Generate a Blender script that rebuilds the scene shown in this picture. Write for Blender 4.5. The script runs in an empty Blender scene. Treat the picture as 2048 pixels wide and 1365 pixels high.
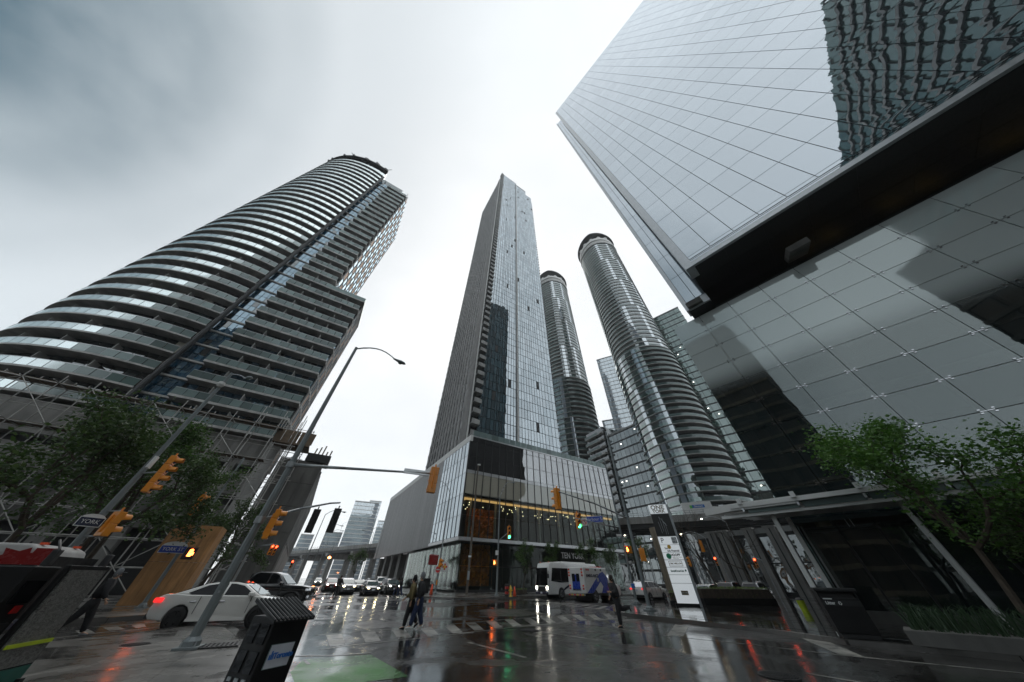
import bpy, bmesh, math, random
import numpy as np
from mathutils import Vector, Matrix, Euler, noise as mnoise
random.seed(7)
sc = bpy.context.scene
COL = sc.collection
R_ = math.radians
# ------------------------------------------------------------ camera (fitted from the photograph's vanishing points)
PP = np.array([1024., 682.5]); VZ = np.array([1030., 130.]); DH = 478.; CAMZ = 1.6
_d = VZ - PP; FPX = math.sqrt(np.hypot(*_d) * DH)
_up = np.array([_d[0], _d[1], FPX]); _up /= np.linalg.norm(_up)
_fw = np.array([0, 0, 1.]) - _up * _up[2]; _fw /= np.linalg.norm(_fw)
_rt = np.cross(_fw, _up); _rt = _rt if _rt[0] > 0 else -_rt
RW = np.stack([_rt, _fw, _up])
cam = bpy.data.cameras.new('camera'); camo = bpy.data.objects.new('camera', cam); COL.objects.link(camo)
cx, cy, cz = RW @ [1, 0, 0], RW @ [0, -1, 0], RW @ [0, 0, -1]
camo.matrix_world = Matrix(((cx[0], cy[0], cz[0], 0), (cx[1], cy[1], cz[1], 0), (cx[2], cy[2], cz[2], CAMZ), (0, 0, 0, 1)))
cam.sensor_fit = 'HORIZONTAL'; cam.sensor_width = 36; cam.lens = FPX / 2048 * 36; cam.clip_end = 6000; cam.clip_start = .05
sc.camera = camo
# ------------------------------------------------------------ sky: overcast, a bright break ahead, a darker bank of cloud to the left
SUN_AZ, SUN_EL = -10., 50.
w = bpy.data.worlds.new('World'); sc.world = w; w.use_nodes = True
nt = w.node_tree; N = nt.nodes; LK = nt.links; N.clear()
def wn(t, **k):
    n = N.new(t)
    for a, b in k.items(): setattr(n, a, b)
    return n
def wdir(az, el): return (math.sin(R_(az)) * math.cos(R_(el)), math.cos(R_(az)) * math.cos(R_(el)), math.sin(R_(el)))
tc = wn('ShaderNodeTexCoord')
def wdot(v):
    n = wn('ShaderNodeVectorMath', operation='DOT_PRODUCT'); LK.new(tc.outputs['Generated'], n.inputs[0]); n.inputs[1].default_value = v
    return n.outputs['Value']
def wramp(src, stops):
    n = wn('ShaderNodeValToRGB'); n.color_ramp.interpolation = 'EASE'
    e = n.color_ramp.elements
    while len(e) < len(stops): e.new(.5)
    for i, (p, c) in enumerate(stops): e[i].position = p; e[i].color = (*c, 1)
    LK.new(src, n.inputs[0]); return n.outputs[0]
def wmix(a, b, f, mode='MIX'):
    n = wn('ShaderNodeMix', data_type='RGBA', blend_type=mode)
    for s, i in ((f, 0), (a, 6), (b, 7)):
        if isinstance(s, (int, float)): n.inputs[i].default_value = s
        elif isinstance(s, tuple): n.inputs[i].default_value = (*s, 1)
        else: LK.new(s, n.inputs[i])
    return n.outputs[2]
sky = wn('ShaderNodeTexSky', sky_type='NISHITA', sun_disc=False); sky.sun_elevation = R_(SUN_EL); sky.sun_rotation = R_(SUN_AZ)
glow = wramp(wdot(wdir(SUN_AZ, SUN_EL)), [(0., (7.0, 7.5, 7.8)), (.45, (6.9, 7.3, 7.5)), (.72, (6.4, 6.62, 6.72)), (.9, (6.4, 6.5, 6.52)), (1., (6.5, 6.55, 6.53))])
bank = wramp(wdot(wdir(-108, 34)), [(.5, (0, 0, 0)), (.83, (.3, .3, .3)), (.885, (.46, .46, .46)), (.94, (.74, .74, .74)), (.985, (.96, .96, .96))])
nz = wn('ShaderNodeTexNoise'); nz.inputs['Scale'].default_value = 2.2; nz.inputs['Detail'].default_value = 5; nz.inputs['Roughness'].default_value = .55
mp = wn('ShaderNodeMapping'); mp.inputs['Scale'].default_value = (1, 1.6, 2.4); mp.inputs['Rotation'].default_value = (.3, .5, .4)
LK.new(tc.outputs['Generated'], mp.inputs[0]); LK.new(mp.outputs[0], nz.inputs['Vector'])
bankn = wmix(bank, wramp(nz.outputs[0], [(.3, (.78, .78, .78)), (.7, (1.12, 1.12, 1.12))]), .8, 'MULTIPLY')
cl = wmix(glow, (.28, .7, .92), bankn)
streak = wramp(nz.outputs[0], [(.32, (.93, .94, .945)), (.68, (1.02, 1.02, 1.02))])
cl = wmix(cl, streak, 1., 'MULTIPLY')
skyc = wmix(sky.outputs[0], cl, .93)
bg = wn('ShaderNodeBackground'); bg.inputs['Strength'].default_value = .1; LK.new(skyc, bg.inputs[0])
wo = wn('ShaderNodeOutputWorld'); LK.new(bg.outputs[0], wo.inputs[0])
sun = bpy.data.lights.new('sun', 'SUN'); sun.energy = .5; sun.angle = R_(45); sun.color = (1, .97, .93)
suno = bpy.data.objects.new('sun', sun); COL.objects.link(suno)
suno.rotation_euler = Vector(wdir(SUN_AZ, SUN_EL)).to_track_quat('Z', 'Y').to_euler(); suno.location = (0, 0, 300)
vs = sc.view_settings; vs.view_transform = 'Standard'; vs.look = 'None'; vs.exposure = .84; vs.gamma = 1; vs.use_curve_mapping = False
sc.cycles.max_bounces = 6; sc.cycles.diffuse_bounces = 2; sc.cycles.glossy_bounces = 4; sc.cycles.transparent_max_bounces = 10
sc.cycles.transmission_bounces = 4; sc.cycles.volume_bounces = 0; sc.cycles.caustics_reflective = False; sc.cycles.caustics_refractive = False
sc.cycles.sample_clamp_indirect = 6.; sc.cycles.use_denoising = True
# ------------------------------------------------------------ pixel -> direction helpers (photograph is 2048 x 1365)
def ray(px, py): return RW @ np.array([px - PP[0], py - PP[1], FPX])
def gnd(px, py, z=0.):
    v = ray(px, py); t = (z - CAMZ) / v[2]; return Vector((v[0] * t, v[1] * t))
def azel(px, py):
    v = ray(px, py); return math.degrees(math.atan2(v[0], v[1])), math.degrees(math.atan2(v[2], math.hypot(v[0], v[1])))
def pol(az, r): return Vector((r * math.sin(R_(az)), r * math.cos(R_(az))))
def at_r(px, py, r):
    v = ray(px, py); t = r / math.hypot(v[0], v[1]); return Vector((v[0] * t, v[1] * t, CAMZ + v[2] * t))
def project(p):
    c = RW.T @ (np.array(p, float) - [0, 0, CAMZ])
    return (PP[0] + c[0] / c[2] * FPX, PP[1] + c[1] / c[2] * FPX) if c[2] > .05 else None
def face_cam(x, y): return math.atan2(-x, y)          # rz that turns local -Y towards the camera
# ------------------------------------------------------------ materials
MATS = {}
def nodes_of(name):
    m = bpy.data.materials.new(name); m.use_nodes = True; MATS[name] = m
    t = m.node_tree; t.nodes.clear(); return m, t
def nn(t, typ, ins=None, **k):
    n = t.nodes.new(typ)
    for a, b in k.items(): setattr(n, a, b)
    for a, b in (ins or {}).items():
        if isinstance(b, bpy.types.NodeSocket): t.links.new(b, n.inputs[a])
        else: n.inputs[a].default_value = b
    return n
def rgba(c): return (c[0], c[1], c[2], 1)
def rnd(t):
    oi = nn(t, 'ShaderNodeObjectInfo'); g = nn(t, 'ShaderNodeNewGeometry')
    a = nn(t, 'ShaderNodeMath', {0: oi.outputs['Random'], 1: g.outputs['Random Per Island']}, operation='ADD')
    return nn(t, 'ShaderNodeMath', {0: a.outputs[0]}, operation='FRACT').outputs[0]
def ramp(t, src, stops):
    n = nn(t, 'ShaderNodeValToRGB', {0: src}); e = n.color_ramp.elements
    while len(e) < len(stops): e.new(.5)
    for i, (p, c) in enumerate(stops): e[i].position = p; e[i].color = rgba(c) if isinstance(c, tuple) else (c, c, c, 1)
    return n.outputs[0]
def noise(t, scale, detail=4, vec=None, rough=.55, dist=0.):
    if vec is None: vec = nn(t, 'ShaderNodeNewGeometry').outputs['Position']
    return nn(t, 'ShaderNodeTexNoise', {'Vector': vec, 'Scale': scale, 'Detail': detail, 'Roughness': rough, 'Distortion': dist}).outputs[0]
def mapv(t, scale, rot=(0, 0, 0)):
    g = nn(t, 'ShaderNodeNewGeometry')
    return nn(t, 'ShaderNodeMapping', {0: g.outputs['Position'], 'Scale': scale, 'Rotation': rot}).outputs[0]
def mixc(t, f, a, b, mode='MIX'):
    n = nn(t, 'ShaderNodeMix', data_type='RGBA', blend_type=mode)
    for s, i in ((f, 0), (a, 6), (b, 7)):
        if isinstance(s, bpy.types.NodeSocket): t.links.new(s, n.inputs[i])
        elif isinstance(s, tuple): n.inputs[i].default_value = rgba(s)
        else: n.inputs[i].default_value = s
    return n.outputs[2]
def solid(name, c, rough=.6, metal=0., var=.18, nscale=2.5, bump=0., bscale=40., coat=0., spec=.5, island=.0, streak=None, wear=None, rvar=.1):
    """painted / mineral surface: base colour broken up by two noises, roughness that wanders, optional streaks and grain"""
    m, t = nodes_of(name)
    n1 = noise(t, nscale, 5); col = ramp(t, n1, [(.25, tuple(x * (1 - var) for x in c)), (.75, tuple(min(1, x * (1 + var)) for x in c))])
    if streak:
        s = noise(t, 1., 4, mapv(t, streak)); col = mixc(t, 1., col, ramp(t, s, [(.3, .62), (.65, 1.08)]), 'MULTIPLY')
    if wear:
        s = noise(t, wear[0], 6, rough=.7); col = mixc(t, ramp(t, s, [(wear[2], 0.), (min(1, wear[2] + .12), 1.)]), col, wear[1])
    if island:
        r = rnd(t); col = mixc(t, 1., col, ramp(t, r, [(0., 1 - island), (1., 1 + island)]), 'MULTIPLY')
    rr = ramp(t, noise(t, nscale * 2.3, 3), [(.3, max(.02, rough - rvar)), (.7, min(1, rough + rvar))])
    b = nn(t, 'ShaderNodeBsdfPrincipled', {'Base Color': col, 'Roughness': rr, 'Metallic': metal, 'Coat Weight': coat, 'Coat Roughness': .04, 'Specular IOR Level': spec})
    if bump:
        bm = nn(t, 'ShaderNodeBump', {'Height': noise(t, bscale, 3), 'Strength': bump, 'Distance': .02}); t.links.new(bm.outputs[0], b.inputs['Normal'])
    nn(t, 'ShaderNodeOutputMaterial', {0: b.outputs[0]}); return m
def emit(name, c, s):
    m, t = nodes_of(name)
    e = nn(t, 'ShaderNodeEmission', {0: rgba(c), 1: s}); nn(t, 'ShaderNodeOutputMaterial', {0: e.outputs[0]}); return m
def glass(name, tint, refl=.3, rough=.015, wave=.08, wscale=.35, var=.35, gcol=(.92, .96, .97), clear=0., stretch=None, ior=1.55, shift=37.):
    """coated architectural glass: mirror layer by Fresnel over a dark interior; each pane its own tint and slight warp; clear>0 lets the room show"""
    m, t = nodes_of(name); r = rnd(t)
    fr = nn(t, 'ShaderNodeFresnel', {'IOR': ior})
    f = nn(t, 'ShaderNodeMapRange', {0: fr.outputs[0], 1: 0., 2: 1., 3: refl, 4: 1.})
    f = nn(t, 'ShaderNodeMath', {0: f.outputs[0], 1: ramp(t, nn(t, 'ShaderNodeMath', {0: nn(t, 'ShaderNodeMath', {0: r, 1: 7.31}, operation='MULTIPLY').outputs[0]}, operation='FRACT').outputs[0], [(0., 1 - var * .45), (1., 1.)])}, operation='MULTIPLY')
    base = mixc(t, 1., tint, ramp(t, r, [(0., 1 - var), (1., 1 + var)]), 'MULTIPLY')
    d = nn(t, 'ShaderNodeBsdfPrincipled', {'Base Color': base, 'Roughness': .4, 'Specular IOR Level': 0.}).outputs[0]
    if clear:
        tr = nn(t, 'ShaderNodeBsdfTransparent', {0: rgba((.72, .78, .76))}).outputs[0]
        d = nn(t, 'ShaderNodeMixShader', {0: clear, 1: d, 2: tr}).outputs[0]
    g = nn(t, 'ShaderNodeBsdfGlossy', {0: rgba(gcol), 1: rough})
    if wave:
        pos = mapv(t, stretch) if stretch else nn(t, 'ShaderNodeNewGeometry').outputs['Position']
        off = nn(t, 'ShaderNodeVectorMath', {0: pos, 1: nn(t, 'ShaderNodeCombineXYZ', {0: nn(t, 'ShaderNodeMath', {0: r, 1: shift}, operation='MULTIPLY').outputs[0], 2: r}).outputs[0]}, operation='ADD')
        h = noise(t, wscale, 2.5 if stretch else 1.5, off.outputs[0], .42, .8 if stretch else 0.)
        bm = nn(t, 'ShaderNodeBump', {'Height': h, 'Strength': wave, 'Distance': 1.}); t.links.new(bm.outputs[0], g.inputs['Normal'])
    mx = nn(t, 'ShaderNodeMixShader', {0: f.outputs[0], 1: d, 2: g.outputs[0]})
    nn(t, 'ShaderNodeOutputMaterial', {0: mx.outputs[0]}); return m
def wet(name, c1, c2, dry=.34, wetr=.05, pscale=.22, thr=(.42, .6), grain=60., gb=.25, wear=None, coat=.55, crack=False):
    """rain-wet paving: dark film whose gloss changes between puddles and merely damp stretches"""
    m, t = nodes_of(name)
    p = noise(t, pscale, 5, mapv(t, (1, 1, 1)), .6, .6); p2 = noise(t, pscale * 6, 4)
    pm = nn(t, 'ShaderNodeMath', {0: p, 1: nn(t, 'ShaderNodeMath', {0: p2, 1: .22}, operation='MULTIPLY').outputs[0]}, operation='ADD').outputs[0]
    f = ramp(t, pm, [(thr[0], 0.), (thr[1], 1.)])
    g = noise(t, grain, 3); col = mixc(t, g, c1, c2)
    col = mixc(t, 1., col, ramp(t, noise(t, .6, 5), [(.3, .72), (.7, 1.18)]), 'MULTIPLY')
    if crack:
        vd = nn(t, 'ShaderNodeTexVoronoi', {'Vector': mixc(t, .22, mapv(t, (.22, .22, .22)), nn(t, 'ShaderNodeTexNoise', {'Vector': mapv(t, (.5, .5, .5)), 'Scale': 1.2, 'Detail': 5.}).outputs[1]), 'Scale': 1.}, feature='DISTANCE_TO_EDGE').outputs[0]
        col = mixc(t, ramp(t, vd, [(.0015, 1.), (.006, 0.)]), col, (.008, .008, .008))
        col = mixc(t, ramp(t, noise(t, .12, 2, mapv(t, (.5, 1., 1.), (0, 0, .55))), [(.52, 0.), (.545, .8)]), col, mixc(t, 1., col, (1.5, 1.46, 1.4), 'MULTIPLY'))
        col = mixc(t, 1., col, ramp(t, noise(t, 1., 3, mapv(t, (1.1, .05, 1.), (0, 0, .56))), [(.35, .7), (.65, 1.15)]), 'MULTIPLY')
    if wear: col = mixc(t, ramp(t, noise(t, wear[0], 6, rough=.75), [(wear[2], 0.), (wear[2] + .08, 1.)]), col, wear[1])
    col = mixc(t, f, col, mixc(t, 1., col, (.6, .6, .6), 'MULTIPLY'))
    rr = ramp(t, f, [(0., dry), (1., wetr)])
    cr = ramp(t, f, [(0., .3), (1., .06)])
    bs = ramp(t, f, [(0., 1.), (1., .12)])
    bm = nn(t, 'ShaderNodeBump', {'Height': g, 'Strength': nn(t, 'ShaderNodeMath', {0: bs, 1: gb}, operation='MULTIPLY').outputs[0], 'Distance': .012})
    bm2 = nn(t, 'ShaderNodeBump', {'Height': noise(t, 1.4, 3), 'Strength': .05, 'Distance': .12, 'Normal': bm.outputs[0]})
    b = nn(t, 'ShaderNodeBsdfPrincipled', {'Base Color': col, 'Roughness': rr, 'Coat Weight': ramp(t, f, [(0., coat), (1., .9)]), 'Specular IOR Level': ramp(t, f, [(0., .22), (1., .5)]), 'Coat Roughness': cr, 'Coat IOR': 1.36, 'Normal': bm.outputs[0], 'Coat Normal': bm2.outputs[0], 'IOR': 1.42})
    nn(t, 'ShaderNodeOutputMaterial', {0: b.outputs[0]}); return m
def leafmat(name, c1, c2):
    m, t = nodes_of(name); r = nn(t, 'ShaderNodeNewGeometry').outputs['Random Per Island']
    col = ramp(t, r, [(0., c1), (1., c2)])
    d = nn(t, 'ShaderNodeBsdfPrincipled', {'Base Color': col, 'Roughness': .45})
    tl = nn(t, 'ShaderNodeBsdfTranslucent', {0: col})
    mx = nn(t, 'ShaderNodeMixShader', {0: .35, 1: d.outputs[0], 2: tl.outputs[0]}); nn(t, 'ShaderNodeOutputMaterial', {0: mx.outputs[0]}); return m
M = MATS
wet('asphalt', (.03, .03, .029), (.058, .056, .053), dry=.5, wetr=.1, coat=.3, thr=(.45, .66), crack=True, gb=.5, wear=(.5, (.062, .058, .052), .62))
wet('sidewalk', (.15, .145, .132), (.2, .19, .175), dry=.5, wetr=.1, pscale=.35, thr=(.5, .75), grain=45, gb=.15, wear=(.7, (.09, .084, .074), .57), coat=.35)
wet('plaza', (.026, .026, .027), (.045, .045, .045), dry=.3, wetr=.05, pscale=.3, thr=(.4, .62), grain=30, gb=.12)
wet('kerb', (.16, .155, .145), (.22, .21, .2), dry=.4, wetr=.15, grain=40, coat=.3)
wet('road_paint', (.26, .255, .23), (.38, .37, .34), dry=.5, wetr=.18, grain=50, thr=(.5, .8), wear=(1.6, (.07, .068, .062), .52), coat=.2)
wet('bike_green', (.05, .2, .04), (.07, .27, .06), dry=.5, wetr=.12, grain=50, coat=.15, thr=(.5, .75), wear=(1.3, (.03, .09, .03), .6))
solid('concrete', (.27, .265, .25), .8, var=.16, nscale=.5, bump=.25, bscale=14, streak=(1.2, 1.2, .12))
solid('concrete_dark', (.13, .127, .118), .8, var=.2, nscale=.4, bump=.25, bscale=14, streak=(1.3, 1.3, .1))
solid('concrete_tan', (.36, .3, .22), .8, var=.14, nscale=.8, bump=.3, bscale=8, streak=(1., 1., .15))
solid('slab_white', (.46, .455, .44), .7, var=.08, nscale=.6, streak=(.8, .8, .3))
solid('slab_grey', (.3, .305, .295), .7, var=.1, nscale=.5, streak=(.8, .8, .3))
solid('dark_metal', (.02, .021, .022), .45, metal=.3, var=.2)
solid('black_paint', (.007, .007, .0075), .5, var=.2, spec=.3)
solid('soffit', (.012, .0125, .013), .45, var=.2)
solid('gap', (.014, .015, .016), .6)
solid('stone_panel', (.145, .145, .14), .6, var=.12, nscale=.3, island=.12, streak=(.6, .6, .08))
solid('alu', (.48, .49, .5), .38, metal=.75, var=.08)
solid('fin_metal', (.4, .405, .41), .4, metal=.6, var=.1, island=.1)
solid('white_panel', (.62, .62, .6), .5, var=.05, nscale=.6)
solid('white_steel', (.66, .66, .64), .42, var=.06)
solid('galv', (.34, .36, .37), .42, metal=.6, var=.16, nscale=3.5, bump=.06, bscale=25)
solid('pole_paint', (.2, .225, .23), .48, metal=.25, var=.12, nscale=2.2)
solid('pole_wood', (.12, .1, .08), .8, var=.25, nscale=3, streak=(9, 9, .6))
solid('scaff_tube', (.4, .39, .37), .45, metal=.7, var=.25, nscale=1.2)
solid('scaff_wood', (.14, .1, .065), .85, var=.3)
solid('signal_yellow', (.78, .27, .015), .4, var=.08, nscale=4, coat=.2)
solid('signal_black', (.012, .012, .012), .5)
solid('lens_dark', (.03, .012, .01), .2)
emit('lens_red', (1., .06, .02), 7); emit('lens_green', (.05, 1., .45), 5); emit('lens_amber', (1., .32, .03), 6); emit('hand_orange', (1., .16, .03), 9)
emit('head_lamp', (1., .86, .5), 20); emit('head_lamp_white', (1., .95, .82), 14); emit('tail_lamp', (1., .03, .03), .8); emit('turn_lamp', (1., .45, .1), 4)
emit('room_light', (1., .8, .45), 5); emit('strip_light', (1., .55, .2), .55); emit('win_light', (1., .95, .85), 4); emit('street_lamp_lit', (1., .85, .6), 9)
emit('dim_room', (1., .7, .2), .14); emit('sodium', (1., .25, .06), 14)
solid('plywood', (.5, .26, .1), .7, var=.22, nscale=1.1, bump=.1, bscale=30, streak=(6, 6, .5), island=.1)
solid('copper', (.62, .2, .03), .33, metal=.8, var=.35, nscale=1.5, bump=.2, bscale=3)
solid('orange_wall', (.5, .2, .05), .5, var=.3)
solid('lobby_wall', (.07, .055, .045), .5, var=.3, nscale=.4)
solid('cream', (.5, .48, .42), .7, var=.07, nscale=.2)
solid('white_paint', (.74, .74, .72), .25, var=.03, coat=1., rvar=.05)
solid('pearl_paint', (.78, .77, .73), .22, var=.02, coat=1., rvar=.04)
solid('black_car', (.008, .0085, .01), .2, var=.1, coat=1., rvar=.05)
solid('dark_blue_car', (.012, .016, .035), .2, coat=1., var=.1, rvar=.05)
solid('silver_car', (.3, .31, .33), .28, metal=.6, coat=1., var=.05, rvar=.05)
solid('grey_car', (.11, .12, .13), .28, metal=.5, coat=1., var=.05, rvar=.05)
solid('red_car', (.22, .012, .012), .25, coat=1., var=.08, rvar=.05)
solid('rubber', (.012, .012, .012), .75, var=.2, bump=.1)
solid('rim_black', (.02, .02, .022), .3, metal=.6)
solid('rim_silver', (.4, .4, .42), .3, metal=.9)
solid('chrome', (.6, .6, .62), .12, metal=1., var=.03, rvar=.05)
solid('plastic_black', (.018, .018, .019), .5, var=.15)
solid('red_plastic', (.5, .02, .015), .3, var=.08)
solid('plate_white', (.6, .62, .66), .4)
solid('blue_paint', (.012, .05, .36), .3, coat=.6, var=.05)
solid('navy_paint', (.012, .016, .05), .3, coat=.6, var=.05)
solid('sign_blue', (.015, .06, .42), .4, var=.05)
solid('sign_white', (.72, .73, .72), .4, var=.03)
solid('sign_black', (.012, .012, .012), .4)
solid('sign_red', (.62, .02, .02), .4, var=.05)
solid('sign_green', (.03, .32, .16), .4); solid('sign_lgreen', (.1, .5, .1), .4); solid('sign_gold', (.85, .5, .08), .4); solid('sign_taupe', (.16, .13, .08), .4)
solid('sign_teal', (.02, .13, .1), .4); solid('sign_blue2', (.03, .16, .5), .4)
solid('cone_orange', (.85, .1, .03), .5); solid('hydrant_yellow', (.75, .5, .05), .45); solid('lime', (.5, .62, .03), .4)
solid('skin', (.5, .3, .2), .5, var=.06, nscale=8); solid('skin_dark', (.2, .11, .07), .5, var=.06, nscale=8)
solid('cloth_black', (.012, .012, .014), .85, var=.25, nscale=9, bump=.2, bscale=60); solid('denim', (.018, .03, .075), .85, var=.25, nscale=7, bump=.2, bscale=70)
solid('cloth_olive', (.14, .11, .045), .85, var=.2, nscale=8); solid('cloth_white', (.62, .62, .6), .8, var=.08); solid('cloth_grey', (.17, .18, .19), .85, var=.2); solid('cloth_red', (.35, .03, .03), .8)
solid('cloth_plaid', (.11, .15, .15), .85, var=.45, nscale=14); solid('hair', (.02, .013, .009), .6); solid('bag_white', (.6, .5, .52), .6)
solid('bark', (.075, .058, .042), .9, var=.3, nscale=6, bump=.5, bscale=18, streak=(7, 7, .9))
leafmat('leaf_mid', (.03, .08, .012), (.085, .17, .03)); leafmat('leaf_dark', (.025, .06, .012), (.075, .13, .028)); leafmat('leaf_fresh', (.045, .13, .018), (.11, .24, .035)); leafmat('leaf_hedge', (.07, .13, .02), (.18, .27, .05))
leafmat('grass_blade', (.02, .05, .02), (.06, .11, .05))
glass('glass_silver', (.04, .085, .105), .4, .012, .02, .25, .55, (.88, .95, 1.))
glass('glass_office', (.06, .075, .085), .56, .008, .065, 1., .12, (.9, .95, 1.), stretch=(.03, .03, .2), shift=.4)
glass('glass_teal', (.03, .055, .058), .26, .02, .05, .4, .6)
glass('glass_blue', (.02, .07, .12), .3, .02, .06, .4, .5, (.7, .88, 1.))
glass('glass_dark', (.012, .016, .019), .18, .02, .05, .5, .5)
glass('glass_green', (.025, .06, .05), .26, .02, .05, .35, .5, (.85, .97, .93))
glass('glass_rail', (.15, .2, .195), .03, .16, .03, .6, .4, (.9, .97, .96), ior=1.3)
glass('glass_rail_dark', (.075, .115, .11), .05, .16, .03, .6, .4, (.9, .97, .96), ior=1.35)
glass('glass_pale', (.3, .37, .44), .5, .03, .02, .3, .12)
glass('glass_lobby', (.02, .022, .02), .0, .01, .02, .4, .2, (.95, .96, .95), clear=.92, ior=1.25)
glass('glass_cream', (.36, .345, .285), .08, .02, .02, .4, .06)
glass('glass_upper', (.02, .021, .022), .27, .01, .03, .3, .25, (.95, .96, .98), clear=.4)
glass('glass_podium', (.012, .022, .024), .1, .008, .02, .25, .3, (.88, .96, .95), clear=.45)
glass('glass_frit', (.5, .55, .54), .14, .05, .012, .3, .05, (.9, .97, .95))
glass('car_glass', (.006, .007, .008), .0, .01, 0., 1., .1, (.6, .6, .62), ior=1.35)
glass('car_glass_pale', (.05, .075, .075), .12, .01, 0., 1., .1, ior=1.4)
def frit_fade():
    m, t = nodes_of('glass_frit_fade')
    z = nn(t, 'ShaderNodeSeparateXYZ', {0: nn(t, 'ShaderNodeNewGeometry').outputs['Position']}).outputs[2]
    f = nn(t, 'ShaderNodeMapRange', {0: z, 1: 13.2, 2: 15.6, 3: 0., 4: 1.}, interpolation_type='SMOOTHSTEP').outputs[0]   # white ceramic dots printed on the glass, thinning out downwards
    d = nn(t, 'ShaderNodeBsdfPrincipled', {'Base Color': rgba((.5, .55, .54)), 'Roughness': .4, 'Specular IOR Level': 0.}).outputs[0]
    tr = nn(t, 'ShaderNodeMixShader', {0: .45, 1: nn(t, 'ShaderNodeBsdfDiffuse', {0: rgba((.016, .022, .022))}).outputs[0], 2: nn(t, 'ShaderNodeBsdfTransparent', {0: rgba((.72, .78, .76))}).outputs[0]}).outputs[0]
    u = nn(t, 'ShaderNodeMixShader', {0: f, 1: tr, 2: d}).outputs[0]
    fr = nn(t, 'ShaderNodeMapRange', {0: nn(t, 'ShaderNodeFresnel', {'IOR': 1.55}).outputs[0], 1: 0., 2: 1., 3: .11, 4: 1.}).outputs[0]
    g = nn(t, 'ShaderNodeBsdfGlossy', {0: rgba((.9, .97, .95)), 1: .02}).outputs[0]
    nn(t, 'ShaderNodeOutputMaterial', {0: nn(t, 'ShaderNodeMixShader', {0: fr, 1: u, 2: g}).outputs[0]})
frit_fade()
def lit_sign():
    m, t = nodes_of('sign_lit'); b = nn(t, 'ShaderNodeBsdfPrincipled', {'Base Color': rgba((.74, .76, .77)), 'Roughness': .3, 'Emission Color': rgba((.9, .96, 1.)), 'Emission Strength': .2}); nn(t, 'ShaderNodeOutputMaterial', {0: b.outputs[0]})   # acrylic sign faces, with a mild glow added to brighten them
lit_sign()
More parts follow.
